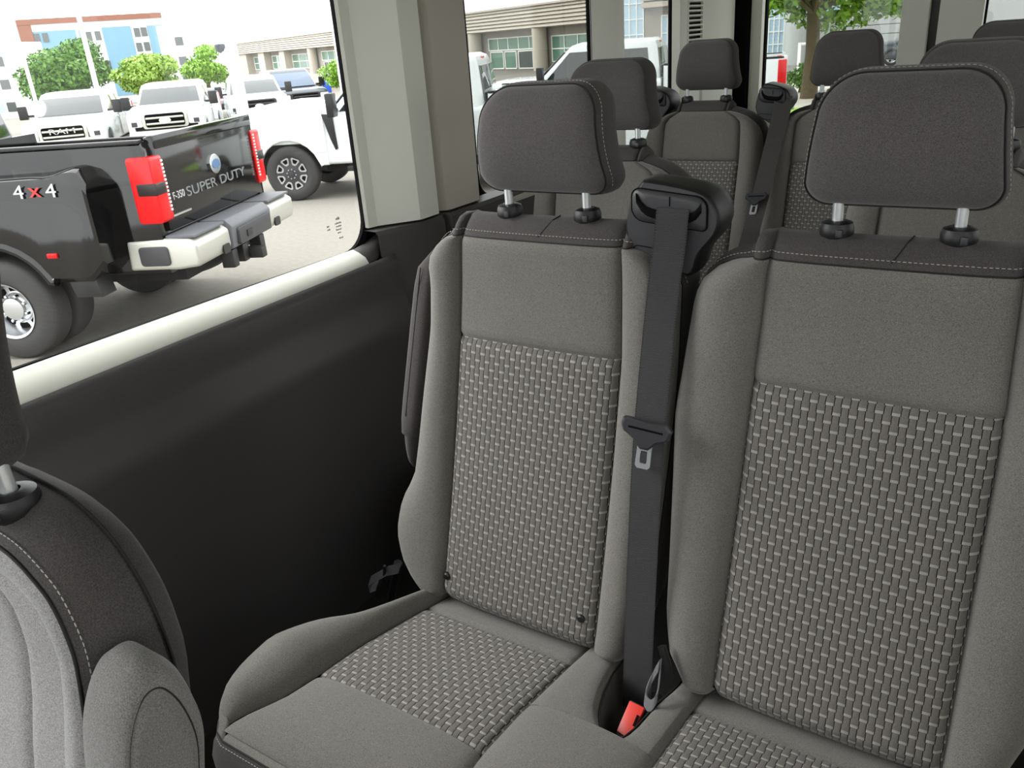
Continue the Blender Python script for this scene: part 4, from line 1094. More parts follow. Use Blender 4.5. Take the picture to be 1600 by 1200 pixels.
        mr = MB().box((cabf - .02, min(s * (hw + .1), s * (hw + .34)), 1.30), (cabf + .10, max(s * (hw + .1), s * (hw + .34)), 1.66)).build('door_mirror', M['black'], root, bevel=.03)
        MB().box((cabf + .02, min(s * (hw - .05), s * (hw + .12)), 1.36), (cabf + .07, max(s * (hw - .05), s * (hw + .12)), 1.42)).build('mirror_arm', M['black'], mr, bevel=.01)
    V = [(cabf + .215, y, bz + .05) for y in (-hw + .14, hw - .14)] + [(cabf - .385, y, roofz - .16) for y in (hw - .24, -hw + .24)]
    V2 = [(a + .03, b, c + .01) for a, b, c in V]
    MB().add(V + V2, [(0, 1, 2, 3), (4, 5, 6, 7), (0, 1, 5, 4), (1, 2, 6, 5), (2, 3, 7, 6), (3, 0, 4, 7)]).build('windscreen', M[glass], root, bevel=.006)
    V = [(cabr + .035, y, bz + .07) for y in (-hw + .20, hw - .20)] + [(cabr + .095, y, roofz - .18) for y in (hw - .28, -hw + .28)]
    V2 = [(a - .03, b, c) for a, b, c in V]
    MB().add(V + V2, [(0, 1, 2, 3), (4, 5, 6, 7), (0, 1, 5, 4), (1, 2, 6, 5), (2, 3, 7, 6), (3, 0, 4, 7)]).build('rear_window', M[glass], root, bevel=.006)
    MB().box((cabr + .12, -.18, roofz - .10), (cabr + .18, .18, roofz - .06)).build('high_brake_light', M['tail'], root, bevel=.01)
    MB().box((.1, -hw + .35, .40), (Lf - .4, hw - .35, .80)).build('chassis', M['under'], root)
    for s in (1, -1):
        if not dual:
            wheel(root, xa, s * (hw - .14), wr, .26, s, wstyle, wr * .58)
        wheel(root, xf, s * (hw - .13), wr, .26, s, wstyle, wr * .63)
    # tail lights
    if rear != 'own':
        for s in (1, -1):
            MB().prism([(.0, bedz - .50), (.16, bedz - .50), (.16, bedz - .04), (.0, bedz - .04)], min(s * (hw - .13), s * (hw + .012)), max(s * (hw - .13), s * (hw + .012)), 'y').build('tail_light', M['tail'], root, bevel=.02)
        MB().prism(rrect(-hw + .05, hw - .05, .60, .84, .05, 3), -.18, .06, 'x').build('rear_bumper', M[bump], root, bevel=.03)
    return dict(hw=hw, bedz=bedz, xa=xa, xf=xf)
def car(name, loc, heading, **k):
    r = empty(name, tuple(loc), heading, **k); return r
ANG = math.atan2(-.425, -.905)                 # heading of both big trucks

# white pickup, its near front wheel and wing in the first side window
contact = P(463, 314, z=GZ)
hd = Vector((math.cos(ANG + .03), math.sin(ANG + .03), 0)); lf = Vector((-hd.y, hd.x, 0))
wt = car('pickup_truck', (0, 0, 0), ANG + .03, label='big white pickup parked beyond the black one, dark eight-pocket wheel in view', cat='truck')
Wl = dict(L=6.85, W=2.03, wb=4.5, ro=1.35, bedz=1.50, hood=1.50, roofz=2.07, wr=.44)
o = contact - hd * (Wl['ro'] + Wl['wb']) - lf * (Wl['W'] / 2 - .0)
wt.location = (o.x, o.y, GZ)
pickup(wt, 'pwhite', **Wl, bed=2.5)
flat_text('door_badge', 'POWER STROKE', .06, (4.05, 1.022, .84), (math.pi / 2, 0, math.pi), M['decal_w'], wt, ext=.002) if False else None
MB().box((4.35, 1.012, .80), (4.75, 1.024, .84)).build('door_badge', M['black_hi'], wt)
MB().box((5.2, 1.0, .76), (5.35, 1.03, .80)).build('arch_trim', M['pwhite'], wt)
# wheel arch lip
for s in (1,):
    a = arch(5.85, .44, .55, .55); mb = MB()
    mb.tube([(p[0], 1.02, p[1]) for p in a], .025, 8); mb.build('arch_lip', M['pwhite'], wt, smooth=True)

# black dual-rear-wheel pickup, close outside the first window
B0 = Vector((-6.43, 4.86, -.75))
bt = car('pickup_truck', B0, ANG, label='shiny black pickup with double rear wheels and tall red tail lights', cat='truck')
pickup(bt, 'pblack', L=6.75, W=2.02, wb=4.47, ro=1.42, bedz=1.60, hood=1.42, roofz=2.05, wr=.40, dual=True, rear='own', bed=2.45, far_drop=.13)
hw = 1.01
# everything of the pickup stands 0.1 lower on its wheels
for s in (1, -1):
    for yy, st in ((1.12, 'dually'), (.80, 'steel')):
        w_ = wheel(bt, 1.44, s * yy, .43, .25, s, st, .235); w_.location.z = -.10
    # flare
    zb = .56; a = arch(1.44, .36, .52, zb, 18)
    poly = [(.46, zb + .10), (.60, zb)] + a + [(2.2, zb), (2.42, .9), (2.30, 1.30), (2.05, 1.40), (.80, 1.41), (.62, 1.44), (.50, 1.47), (.42, 1.40)]
    fl = slab2('wheel_flare', archx(1.44, .52, .44, 2.42, (.46, .50, .54, .60, .70, .80, 2.05, 2.3)), lambda x: max(archz(1.44, .36, .52, zb)(x), tab([(.44, .70), (.60, zb), (2.2, zb), (2.42, .9)], x)), lambda x: tab([(.44, 1.36), (.50, 1.45), (.56, 1.465), (.62, 1.455), (.80, 1.42), (2.05, 1.40), (2.3, 1.30), (2.42, 1.0)], x), s * .98, s * 1.24, M['pblack'], bt, .10)
    MB().tube([(p[0], s * 1.225, p[1] + .01) for p in a], .04, 12).build('arch_lip', M['pblack'], fl, smooth=True)
    MB().box((.83, s * 1.235 - .012, .77), (.92, s * 1.235 + .022, .81)).build('marker_light', M['tail'], fl, bevel=.008)
    MB().prism([(.56, .42), (.80, .42), (.84, .60), (.60, .64)], min(s * 1.0, s * 1.2), max(s * 1.0, s * 1.2), 'y').build('mud_flap', M['black'], bt, bevel=.01)
    inner = MB().box((.80, min(s * .55, s * .72), .5), (2.1, max(s * .55, s * .72), 1.1)).build('arch_liner', M['under'], bt)
    # tail light cluster
    def yb(a, b): return (min(s * a, s * b), max(s * a, s * b))
    y0, y1 = yb(.85, 1.025)
    tl = MB().prism(rrect(-.025, .19, .965, 1.49, .03, 3), y0, y1, 'y').build('tail_light', M['tail'], bt, bevel=.02)
    d0, d1 = yb(.89, 1.03)
    MB().prism(rrect(-.032, .14, 1.19, 1.285, .012, 3), d0, d1, 'y').build('smoked_lens', M['taild'], tl, bevel=.004)
    mb = MB()
    e0, e1 = yb(.862, .885)
    for q in range(14): mb.box((-.034, e0, 1.045 + q * .03), (-.022, e1, 1.062 + q * .03))
    mb.build('light_diodes', M['lens'], tl)['kind'] = 'stuff'
# rear bumper: bright outer ends, dark stepped centre
bp_ = MB().prism([(-.10, .58), (-.26, .60), (-.28, .80), (-.22, .86), (.02, .86), (.02, .58)], -.42, .42, 'y').build('rear_bumper', M['grey_pl'], bt, bevel=.02)
for s in (1, -1):
    y0, y1 = (.44, 1.02) if s > 0 else (-1.02, -.44)
    e = MB().prism([(-.06, .58), (-.24, .60), (-.26, .66), (-.26, .79), (-.20, .83), (.02, .84), (.36, .83), (.38, .58)], y0, y1, 'y').build('bumper_end', M['satin'], bp_, bevel=.03, seg=3)
    MB().box((-.24, y0 + .03, .835), (.02, y1 - .03, .86)).build('bumper_tread', M['grey_pl'], bp_, bevel=.008)
    MB().prism(rrect(.0, .26, .62, .78, .03, 3), (s * 1.01 if s > 0 else -1.035), (1.035 if s > 0 else -1.01), 'y').build('corner_step', M['black_hi'], bp_, bevel=.004)
    MB().prism(rrect(*((.50, .62) if s > 0 else (-.62, -.50)), .60, .68, .02, 3), -.272, -.255, 'x').build('sensor', M['black'], bp_)
MB().prism(rrect(-.34, .34, .62, .77, .02, 3), -.30, -.25, 'x').build('plate_recess', M['black_hi'], bp_, bevel=.006)
MB().box((-.31, .10, .66), (-.295, .20, .72)).build('plate_lamp', M['black'], bp_)
ht = MB().box((-.34, -.05, .42), (-.02, .05, .52)).build('tow_hitch', M['black'], bt, bevel=.01)
for y in (-.25, .12, .34): MB().box((-.22, y - .05, .42), (-.10, y + .05, .58)).build('hitch_bracket', M['black'], ht, bevel=.01)
MB().lathe([(.0, .22), (.10, .22), (.39, .20), (.41, .12), (.41, -.1), (.36, -.12), (.2, -.1), (0, -.1)], (.55, .0, .46), 'z', 36).build('spare_wheel', M['tire'], bt, smooth=True, ang=50)
MB().tube([(1.5, -.95, .42), (1.5, .95, .42)], .07, 12).build('rear_axle', M['under'], bt, smooth=True)
MB().lathe([(0, -.2), (.12, -.16), (.17, 0), (.12, .16), (0, .2)], (1.5, 0, .40), 'x', 18).build('axle_housing', M['black_hi'], bt, smooth=True)
MB().tube([(1.0, -.62, .44), (.5, -.62, .42), (.3, -.70, .40)], .05, 12).build('exhaust_pipe', M['grey_pl'], bt, smooth=True)
MB().prism([(.42, .98), (.78, .98), (.8, .56), (.4, .56)], -1.0, -.96, 'y').build('lower_quarter', M['pblack'], bt)
# tailgate details
tz = math.pi / 2
TR = (tz, 0, -tz)                                   # faces rearward (-x)
em = MB().lathe([(0, -.034), (.083, -.034), (.09, -.028), (.09, -.01)], (0, 0, 0), 'x', 36).build('oval_emblem', M['chrome'], bt, smooth=True); em.location = (0, 0, 1.29); em.scale = (1, 1.08, .95)
e2 = MB().lathe([(0, -.038), (.062, -.038), (.064, -.034)], (0, 0, 0), 'x', 36).build('emblem_field', M['oval'], em, smooth=True); e2.scale = (1, 1.1, .72)
tx = flat_text('tailgate_letters', 'SUPER DUTY', .115, (-.014, 0, 1.135), TR, M['emboss'], bt, ext=.004, sx=1.75)
tx2 = flat_text('tailgate_badge', 'F-350', .085, (-.014, .70, 1.14), TR, M['decal_w'], bt, ext=.003, sx=1.0)
MB().box((-.016, .55, .985), (-.008, .86, 1.0)).build('trim_strip', M['chrome'], bt)
t4 = flat_text('side_decal', '4', .15, (1.00, 1.255, 1.30), (tz, 0, math.pi), M['decal_w'], bt, ext=.002, sx=1.3)
t5 = flat_text('side_decal', 'x', .16, (.86, 1.255, 1.31), (tz, 0, math.pi), M['decal_r'], bt, ext=.002, sx=1.3)
t6 = flat_text('side_decal', '4', .15, (.72, 1.255, 1.30), (tz, 0, math.pi), M['decal_w'], bt, ext=.002, sx=1.3)
MB().box((-.02, -.9, 1.53), (.05, .9, 1.64)).build('tailgate_cap', M['pblack'], bt, bevel=.02)

# white pickup behind the bed of the first one (second and third side windows)
def place(name, px, D, face, ref=0.0, **k):
    q = HD(px, D); r = empty(name, (q.x, q.y, q.z), face, **k); return r
q = HD(1234, 15); A2_ = -2.85; hd = Vector((math.cos(A2_), math.sin(A2_), 0)); lf = Vector((-hd.y, hd.x, 0))
t2 = car('pickup_truck', (q.x - lf.x * 1.0, q.y - lf.y * 1.0, GZ), A2_, label='white pickup behind the rear side windows, red tail lamp in the rear door glass', cat='truck')
pickup(t2, 'pwhite', L=6.45, W=2.0, wb=4.1, ro=1.3, hood=1.40, roofz=2.06, bed=2.3, bedz=1.56, glass='vglass')

# far row, facing the van
def towards(q, off=0): return math.atan2(-q.y, -q.x) + off
FARH = towards(HD(230, 22)) - .10
def nose_at(name, px, D, off, Lc, paint, label, **k):
    q = HD(px, D); a = FARH + off * .25; h = Vector((math.cos(a), math.sin(a), 0)); l_ = Vector((-h.y, h.x, 0))
    r = car(name, (q.x - h.x * Lc, q.y - h.y * Lc, q.z), a, label=label, cat='truck', group='parked cars of the far row')
    info = pickup(r, paint, L=Lc, detail=0, **k); return r
r1 = nose_at('pickup_truck', 72, 21.5, -.12, 5.8, 'pwhite', 'white pickup in the far row with a lettered silver grille', W=2.05, wb=3.6, hood=1.32, roofz=1.95, grille='chrome', bed=1.75)
flat_text('grille_letters', 'RAM', .20, (5.80, 0, 1.0), (tz, 0, tz), M['chrome'], r1, ext=.02, sx=1.7)
r2_ = nose_at('pickup_truck', 238, 22.0, -.25, 5.8, 'pwhite', 'white pickup in the far row with an oval badge between two light poles', W=2.0, wb=3.6, hood=1.42, roofz=1.98, grille='chrome', bed=1.75)
r3_ = nose_at('pickup_truck', 392, 27.5, .22, 5.8, 'pwhite', 'white pickup with a dark grille behind the thick white pole', W=2.0, wb=3.6, hood=1.36, roofz=1.93, grille='black', bed=1.75)
for r, hz in ((r3_, 1.36), (r2_, 1.42)):
    e = MB().lathe([(0, .02), (.11, .015), (.12, 0)], (0, 0, 0), 'x', 24).build('oval_badge', M['lens'], r, smooth=True); e.location = (5.795, 0, hz - .38); e.scale = (1, 1.3, .7)
nose_at('pickup_truck', 468, 33.0, .9, 5.8, 'pgrey', 'dark grey tall vehicle with a broad blue-tinted windscreen in the far row', W=2.05, wb=3.6, hood=1.3, roofz=2.05, grille='black', glass='vglass_b', bed=1.75)
nose_at('pickup_truck', 312, 33, .05, 5.8, 'pgrey', 'dark pickup nose squeezed between two white pickups in the far row', W=1.95, wb=3.6, hood=1.2, roofz=1.6, grille='black', bed=1.75)
# small white hatchback
q = HD(148, 30.5); a = towards(q, .3)
hb = car('hatchback_car', (q.x, q.y, q.z + .1), a, label='small white car with an amber headlight in the far row beside the lettered pickup', cat='car')
def rg(x, z0, z1, h, r=.12): return [Vector((x, y, z)) for y, z in rrect(-h, h, z0, z1, [.08, .08, r, r], 4)]
loft('body', [rg(-4.1, .45, .95, .70), rg(-3.9, .25, 1.0, .86), rg(-1.2, .22, .98, .88), rg(-.4, .22, .88, .86), rg(-.05, .28, .78, .74), rg(0, .34, .66, .60)], M['pwhite'], hb)
def gh2(z, x0, x1, h): return [Vector((x, y, z)) for x, y in rrect(x0, x1, -h, h, .12, 4)]
loft('roof', [gh2(.92, -3.9, -.95, .80), gh2(1.36, -3.4, -1.75, .66), gh2(1.45, -3.2, -2.0, .56)], M['pwhite'], hb)
MB().add([(-.98, y, .96) for y in (-.66, .66)] + [(-1.70, y, 1.35) for y in (.56, -.56)] + [(-.95, y, .98) for y in (-.66, .66)] + [(-1.67, y, 1.37) for y in (.56, -.56)], [(0, 1, 2, 3), (4, 5, 6, 7), (0, 1, 5, 4), (1, 2, 6, 5), (2, 3, 7, 6), (3, 0, 4, 7)]).build('windscreen', M['vglass'], hb)
for s in (1, -1):
    MB().prism(rrect(min(s * .45, s * .72), max(s * .45, s * .72), .58, .72, .03, 3), -.12, .0, 'x').build('headlight', M['amber'], hb, bevel=.01)
    wheel(hb, -.85, s * .78, .31, .2, s, 'steel', .19); wheel(hb, -3.3, s * .78, .31, .2, s, 'steel', .19)
MB().prism(rrect(-.55, .55, .34, .52, .04, 3), -.04, .03, 'x').build('grille', M['black'], hb)
# dark car half seen at the far right of the rear door glass
q = HD(1366, 33)
dc = car('hatchback_car', (q.x, q.y, GZ + .15), math.radians(188), label='dark car with a silver wheel parked by the building behind the rear headrest', cat='car')
loft('body', [rg(-4.1, .45, .95, .70), rg(-3.9, .25, 1.0, .86), rg(-1.2, .22, .98, .88), rg(-.4, .22, .88, .86), rg(-.05, .28, .78, .74), rg(0, .34, .66, .60)], M['pgrey'], dc)
loft('roof', [gh2(.92, -3.9, -.95, .80), gh2(1.36, -3.4, -1.75, .66), gh2(1.45, -3.2, -2.0, .56)], M['pgrey'], dc)
for s in (1, -1):
    wheel(dc, -.85, s * .78, .33, .2, s, 'steel', .22); wheel(dc, -3.3, s * .78, .33, .2, s, 'steel', .22)
# ------------------------------------------------------------------ buildings, trees, poles
class Face:
    """a facade plane: local x along it, z up, y = 0 on the plane (outwards is -y)"""
    def __init__(s, name, A, Bp, label, cat='building'):
        s.A = Vector((A.x, A.y, 0)); d = Vector((Bp.x - A.x, Bp.y - A.y, 0)); s.L = d.length; s.d = d.normalized()
        s.n = Vector((-s.d.y, s.d.x, 0))
        if s.n.dot(-s.A) < 0: s.sg = -1
        else: s.sg = 1
        s.root = empty(name, (A.x, A.y, gz(A.x, A.y)), math.atan2(s.d.y, s.d.x), label=label, cat=cat); s.z0 = s.root.location.z
    def q(s, px, py):
        r = ray(px, py); n = s.n; t = (s.A.dot(n)) / Vector((r.x, r.y, 0)).dot(n); w_ = r * t
        return (Vector((w_.x, w_.y, 0)) - s.A).dot(s.d), w_.z + CAMZ - s.z0
    def box(s, x0, x1, z0, z1, d0, d1, mb=None):
        """d: distance in front of the plane, towards the van"""
        a, b = sorted((s.sg * d0, s.sg * d1)); mb = mb or MB()
        return mb.box((min(x0, x1), a, min(z0, z1)), (max(x0, x1), b, max(z0, z1)))
    def window(s, x0, x1, z0, z1, cols, rows, d=.0, mat='bglass', fw=.07, name='window'):
        if x0 > x1: x0, x1 = x1, x0
        mb = MB()
        s.box(x0, x1, z0, z0 + fw, d, d + .08, mb); s.box(x0, x1, z1 - fw, z1, d, d + .08, mb); s.box(x0, x0 + fw, z0, z1, d, d + .08, mb); s.box(x1 - fw, x1, z0, z1, d, d + .08, mb)
        for c in range(1, cols): xc = lerp(x0, x1, c / cols); s.box(xc - fw / 2, xc + fw / 2, z0, z1, d, d + .078, mb)
        for r in range(1, rows): zc = lerp(z0, z1, r / rows); s.box(x0, x1, zc - fw / 2, zc + fw / 2, d, d + .076, mb)
        f = mb.build(name, M['mull'], s.root)
        for c in range(cols):
            for r in range(rows):
                s.box(lerp(x0, x1, c / cols) + fw * .5, lerp(x0, x1, (c + 1) / cols) - fw * .5, lerp(z0, z1, r / rows) + fw * .5, lerp(z0, z1, (r + 1) / rows) - fw * .5, d - .02, d + .03).build('pane', M[mat], f)
        return f
# low beige building, receding to the left
A = HD(945, 50); Bq = HD(371, 118)
bb = Face('dealership_building', A, Bq, 'long low beige building with a ribbed fascia and green glazed bays')
X = lambda px, py=90: bb.q(px, py)[0]
H = bb.q(735, 22)[1]; FB = bb.q(745, 52)[1]
L_ = bb.L
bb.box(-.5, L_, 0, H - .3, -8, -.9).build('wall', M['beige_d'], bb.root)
bb.box(-.5, L_, FB, H, -.95, 0).build('fascia_core', M['beige'], bb.root)
for k in range(6):
    z0 = lerp(FB, H, k / 6); z1 = lerp(FB, H, (k + 1) / 6)
    mb = MB(); a = bb.sg
    V = [(-.5, a * .0, z0), (-.5, a * .22, z0 + .05), (-.5, a * .10, z1 - .02), (-.5, 0, z1 - .02)]
    V += [(L_, y, z) for _, y, z in V]
    mb.add(V, [(0, 1, 2, 3), (4, 5, 6, 7), (0, 1, 5, 4), (1, 2, 6, 5), (2, 3, 7, 6), (3, 0, 4, 7)]).build('siding_plank', M['beige'], bb.root)
bb.box(-.5, L_, H, H + .12, -.9, .28).build('parapet', M['beige'], bb.root)
for px, wd in ((838, 1.0), (738, 1.0), (484, 1.6)):
    x = X(px); o = MB().lathe([(.52, 0), (.52, FB)], (x, -.15 * 0 + bb.sg * -.35, 0), 'z', 20).build('column', M['beige'], bb.root, smooth=True)
for p0, p1 in ((371, 384), (403, 412), (436, 444)):
    bb.box(X(p0), X(p1), 0, FB, -.9, -.05).build('pier', M['beige'], bb.root)
zt = bb.q(880, 40)[1]; 
bb.window(X(847), X(932), .5, FB - .55, 4, 2, -.9)
bb.window(X(750), X(830), FB - 1.35, FB - .45, 5, 1, -.9, mat='bglass')
for p0, p1 in ((752, 772), (774, 792), (795, 818), (820, 829)): bb.window(X(p0), X(p1), .1, FB - 1.4, 1, 1, -.9, mat='bglass_d' if p0 > 790 else 'bglass')
bb.window(X(446), X(480), .6, FB - .5, 3, 2, -.9)
bb.window(X(492), X(522), FB - 1.4, FB - .4, 3, 1, -.9); bb.window(X(494), X(508), .1, FB - 1.5, 2, 1, -.9, mat='bglass_d')
bb.window(X(387), X(401), .6, FB - .5, 2, 2, -.9); bb.window(X(415), X(433), .6, FB - .5, 2, 2, -.9)
# nearer wing seen through the third side window and the rear door
A2 = HD(1500, 38); B2 = HD(960, 44)
wg = Face('showroom_building', A2, B2, 'pale building with horizontal panels and glazing behind the tree')
XX = lambda px, py=60: wg.q(px, py)[0]
wg.box(-4, wg.L, 0, 7.5, -2, -.3).build('wall', M['panel_w'], wg.root)
xg0, xg1 = XX(960), XX(1005); wg.window(xg0, xg1, .4, 6.5, 4, 8, -.25, mat='bglass_l', fw=.05)
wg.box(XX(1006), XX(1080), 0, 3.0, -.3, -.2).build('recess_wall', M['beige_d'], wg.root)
for k in range(5): wg.box(XX(1004), XX(1080), 3.2 + .34 * k, 3.46 + .34 * k, -.3, .25).build('siding_plank', M['beige'], wg.root)
wg.window(XX(1032), XX(1052), 1.0, 2.8, 2, 2, -.2, mat='bglass_l', fw=.05)
for k in range(16): wg.box(XX(1306), XX(1440), .35 + .42 * k, .74 + .42 * k, -.3, -.12).build('siding_plank', M['panel_w'], wg.root)
wg.window(XX(1192), XX(1232), .4, 4.6, 5, 7, -.2, mat='bglass_l', fw=.05)
wg.window(XX(1282), XX(1332), 2.0, 5.2, 4, 3, -.2, mat='bglass_l', fw=.05)
o = MB().lathe([(.55, 0), (.55, 6)], (XX(1243), wg.sg * .2, 0), 'z', 24).build('column', M['panel_w'], wg.root, smooth=True)
wg.box(XX(1262), XX(1276), 0, 2.4, -.25, -.15).build('door', M['bglass_d'], wg.root)
# tall flats far to the left
c = HD(150, 110); ud = Vector((-c.y, c.x, 0)).normalized()
fl_ = Face('apartment_block', c + ud * 14, c - ud * 14, 'far block of flats clad in pale blue, white and terracotta panels')
def fr_(px0, px1, py0, py1, d0, d1, name, mat):
    x0, z1 = fl_.q(px0, py0); x1, _ = fl_.q(px1, py0); _, z0 = fl_.q(px0 + .24 * (py1 - py0), py1)
    return fl_.box(x0, x1, z0, z1, d0, d1).build(name, M[mat], fl_.root)
x0, zt = fl_.q(18, 33); x1, _ = fl_.q(252, 25)
fl_.box(x0, x1, 0, zt, -9, 0).build('wall', M['white_w'], fl_.root)
fl_.box(x0, x1, zt - .55, zt + .1, 0, .3).build('terracotta_band', M['brown_w'], fl_.root)
fr_(19, 46, 34, 150, 0, .25, 'terracotta_panel', 'brown_w')
fr_(49, 118, 50, 150, 0, .12, 'blue_panel', 'blue_w'); fr_(122, 130, 47, 150, 0, .12, 'blue_panel', 'blue_w'); fr_(158, 204, 43, 150, 0, .12, 'blue_panel', 'blue_w'); fr_(229, 252, 40, 150, 0, .12, 'blue_panel', 'blue_w')
for i, (p0, y) in enumerate([(133, 50), (147, 49), (138, 73), (208, 44), (219, 43), (212, 67), (224, 66), (52, 53), (65, 52), (163, 95), (58, 78)]):
    a0, b1 = fl_.q(p0, y); a1, _ = fl_.q(p0 + 9, y); fl_.box(a0, a1, b1 - 1.1, b1, .0, .2).build('window', M['bglass_d'], fl_.root)
def gray_block(name, pxa, pxb, D, pytop, label, cols):
    a, b = HD(pxa, D), HD(pxb, D); f = Face(name, a, b, label); _, zt = f.q(pxa, pytop)
    f.box(0, f.L, 0, zt, -8, 0).build('wall', M['white_w'], f.root)
    for r in range(5):
        for c_ in range(cols):
            x = lerp(0, f.L, (c_ + .5) / cols); z = zt - 1.3 - r * 2.1
            f.box(x - .45, x + .45, z - .9, z, 0, .06).build('window', M['bglass_d' if c_ % 2 else 'bglass_l'], f.root)
gray_block('white_block', 256, 318, 95, 40, 'white multi-storey building right of the blue cladding', 3)
gray_block('white_block', -60, 14, 80, 70, 'white building at the far left edge with balconies', 4)

# light poles
def pole(px, D, r, zb, zt, label, ped=0, arm=False):
    q = HD(px, D); e = empty('light_pole', (q.x, q.y, q.z), 0, label=label, cat='pole', group='parking lot light poles')
    if ped: MB().lathe([(0, 0), (.32, 0), (.30, ped), (.0, ped)], (0, 0, 0), 'z', 24).build('pedestal', M['conc'], e, smooth=True, ang=30)
    MB().lathe([(r * 2, ped), (r * 2, ped + .08), (r, ped + .10), (r * .8, zt)], (0, 0, 0), 'z', 16).build('shaft', M['polew'], e, smooth=True, ang=30)
    MB().box((-.5, -.15, zt), (.5, .15, zt + .12)).build('lamp_head', M['polew'], e, bevel=.02)
    return e
pole(44, 30, .07, 0, 8, 'thin white light pole leftmost in the window, before the terracotta corner')
pole(144, 27, .085, 0, 8, 'white light pole in front of the blue building')
pl3 = pole(364, 16.5, .13, 0, 7.5, 'thick white pole with a small dome camera on its side', ped=.95)
cq = P(349, 73, y=pl3.location.y) - pl3.location
MB().lathe([(0, -.12), (.08, -.08), (.10, 0), (.10, .05), (0, .08)], (-.12, -.18, cq.z if 1 < cq.z < 6 else 2.4), 'z', 16).build('dome_camera', M['pgrey'], pl3, smooth=True)
pole(528, 30, .12, 0, 7, 'white pole standing before the beige building near the pillar')

# trees: trunk, limbs and thousands of leaves
def tree(px, D, h, cz, rx, rz, n, leafm, label, trunk=.16, leaf=.16, base=None, name='tree', lobes=14, seed=1, cut=None):
    r = np.random.default_rng(seed); q = HD(px, D)
    e = empty(name, (q.x, q.y, q.z), 0, label=label, cat='tree')
    limbs = []
    lob = []
    for i in range(lobes):
        a = r.uniform(0, 2 * np.pi); u = r.uniform(-.75, .85); s = math.sqrt(1 - u * u) * r.uniform(.45, .8)
        lob.append(Vector((rx * s * math.cos(a), rx * s * math.sin(a), cz + rz * u * .75)))
    mb = MB().tube([(0, 0, -.1), (0.03, 0, cz * .3), (-.03, .02, cz * .6), (0, 0, cz + rz * .3)], [trunk * 1.3, trunk, trunk * .85, trunk * .35], 12)
    mb.build('trunk', M['bark'], e, smooth=True)
    mb = MB()
    for p in lob: mb.tube([(0, 0, cz * .55), Vector((p.x * .45, p.y * .45, lerp(cz * .6, p.z, .6))), p], [trunk * .4, trunk * .2, trunk * .05], 6)
    mb.build('limbs', M['bark'], e, smooth=True)['kind'] = 'stuff'
    V = []; F = []
    L = np.array([list(p) for p in lob]); per = n // lobes
    for c in L:
        dirs = r.normal(size=(per, 3)); dirs /= np.linalg.norm(dirs, axis=1)[:, None]
        rad = (rx * .48) * r.uniform(.35, 1, (per, 1)) ** .5
        pts = c + dirs * rad * np.array([1, 1, rz / rx * .9])
        u = r.normal(size=(per, 3)); u /= np.linalg.norm(u, axis=1)[:, None]; v = np.cross(u, dirs + .3 * r.normal(size=(per, 3))); v /= np.linalg.norm(v, axis=1)[:, None] + 1e-9
        s = leaf * r.uniform(.5, 1.1, (per, 1))
        for p, a, b in zip(pts, u * s, v * s * .7):
            k = len(V); V += [p - a, p - b * .8 + a * .1, p + a, p + b * .8 + a * .1]; F.append((k, k + 1, k + 2, k + 3))
    o = vf('crown', V, F, M[leafm], e, smooth=False); o['kind'] = 'stuff'
    return e
tree(92, 46, 5, 3.3, 2.55, 1.75, 9000, 'leaf2', 'broad bushy green tree in front of the terracotta building corner', seed=3)
tree(236, 46, 4, 2.6, 1.95, 1.05, 6000, 'leaf3', 'smaller pale green tree in front of the blue building', seed=5)
tree(318, 60, 4, 3.0, 1.6, 1.4, 4000, 'leaf', 'green tree between the white block and the thick pole', seed=6)
tree(532, 34, 3, 1.6, .9, .7, 2500, 'leaf', 'small light green bush by the beige building entrance', trunk=.05, seed=8, leaf=.09, name='bush')
tree(1272, 23, 6, 4.1, 3.5, 2.5, 30000, 'leaf', 'leafy green tree with a stout trunk behind the rear door glass', trunk=.20, seed=11, leaf=.13)
tree(1256, 25, 1, .5, .5, .4, 1500, 'leaf2', 'low dark green shrub beside the stout tree trunk', trunk=.04, seed=12, leaf=.06, name='bush')
# grass island, kerb and path behind the van
def strip(name, pts, z, h, mat, kind='structure'):
    mb = MB().prism([(p.x, p.y) for p in pts], z, z + h, 'z'); o = mb.build(name, mat); o['kind'] = kind; return o
def gp(px, py): return P(px, py, z=GZ)
strip('lawn', [gp(1180, 215), gp(1480, 190), gp(1480, 160), gp(1180, 172)], GZ, .02, M['grass'])
strip('path', [gp(1180, 172), gp(1480, 160), gp(1480, 116), gp(1180, 126)], GZ, .015, M['conc'])
strip('mulch_bed', [gp(1270, 136), gp(1420, 130), gp(1420, 122), gp(1270, 127)], GZ, .05, M['mulch'])
# white post frame beside the trunk
q = gp(1246, 128); pf = empty('post_frame', tuple(q), 0, label='white frame of two posts and a rail left of the tree trunk', cat='frame')
q2 = gp(1262, 127) - q
for p in (Vector((0, 0, 0)), q2): MB().box((p.x - .05, p.y - .05, 0), (p.x + .05, p.y + .05, 1.35)).build('post', M['polew'], pf)
MB().tube([(0, 0, 1.3), (q2.x, q2.y, 1.3)], .05, 6).build('rail', M['polew'], pf)
MB().tube([(0, 0, .1), (q2.x, q2.y, .1)], .05, 6).build('rail', M['polew'], pf)

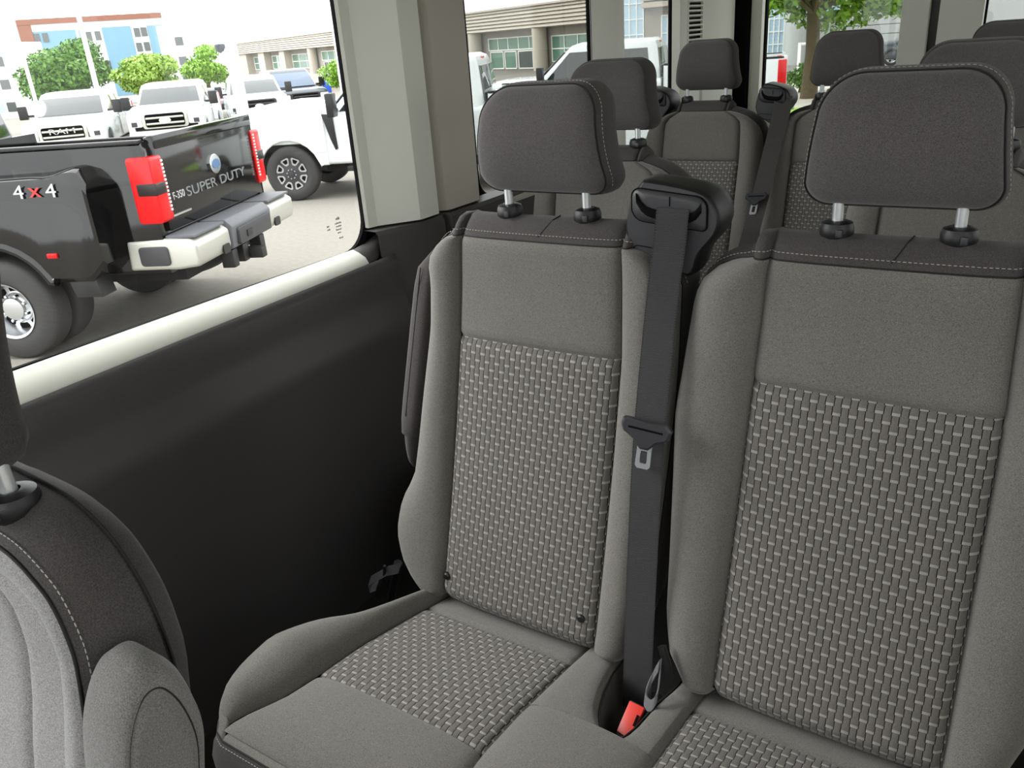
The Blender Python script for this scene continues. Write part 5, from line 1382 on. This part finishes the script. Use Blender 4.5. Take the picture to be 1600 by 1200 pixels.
# a person far off by the entrance
def person(px, D, label):
    q = HD(px, D); e = empty('person', (q.x, q.y, q.z), math.atan2(-q.y, -q.x), label=label, cat='person')
    pts = [(0, 0, .95), (0, 0, 1.15), (0, 0, 1.38), (0, 0, 1.50), (.02, 0, 1.60), (0.02, 0, 1.72), (0, .19, 1.40), (.03, .24, 1.14), (.12, .22, .92), (0, -.19, 1.40), (.0, -.25, 1.13), (.06, -.24, .88),
           (0, .09, .88), (.03, .11, .50), (0, .12, .08), (.12, .13, .03), (0, -.09, .88), (-.02, -.11, .50), (-.06, -.12, .08), (.06, -.13, .03)]
    ed = [(0, 1), (1, 2), (2, 3), (3, 4), (4, 5), (2, 6), (6, 7), (7, 8), (2, 9), (9, 10), (10, 11), (0, 12), (12, 13), (13, 14), (14, 15), (0, 16), (16, 17), (17, 18), (18, 19)]
    rad = [.13, .125, .14, .055, .085, .075, .06, .045, .035, .06, .045, .035, .09, .065, .045, .04, .09, .065, .045, .04]
    me = bpy.data.meshes.new('body'); me.from_pydata(pts, ed, []); o = link('body', me, [M['skin'], M['shirt'], M['trousers']], e)
    sm = o.modifiers.new('skin', 'SKIN'); sk_ = me.skin_vertices[0].data
    for i, r_ in enumerate(rad): sk_[i].radius = (r_, r_ * (1.0 if i not in (1, 2) else 1.3))
    sk_[0].use_root = True
    ss = o.modifiers.new('sub', 'SUBSURF'); ss.levels = ss.render_levels = 1
    dg = bpy.context.evaluated_depsgraph_get(); m2 = bpy.data.meshes.new_from_object(o.evaluated_get(dg)); o.modifiers.clear(); o.data = m2
    m2.materials.clear()
    for mm in ('skin', 'shirt', 'trousers'): m2.materials.append(M[mm])
    for p in m2.polygons:
        z = p.center.z; p.material_index = 0 if z > 1.5 or (abs(p.center.y) > .2 and z < 1.1 and z > .8) else 1 if z > .93 else 2; p.use_smooth = True
    hd_ = MB().lathe([(0, 1.80), (.06, 1.79), (.095, 1.74), (.10, 1.68), (.09, 1.65)], (0.01, 0, 0), 'z', 14).build('hair', M['trousers'], e, smooth=True)
person(504, 40, 'distant person in a blue shirt near the beige building entrance')
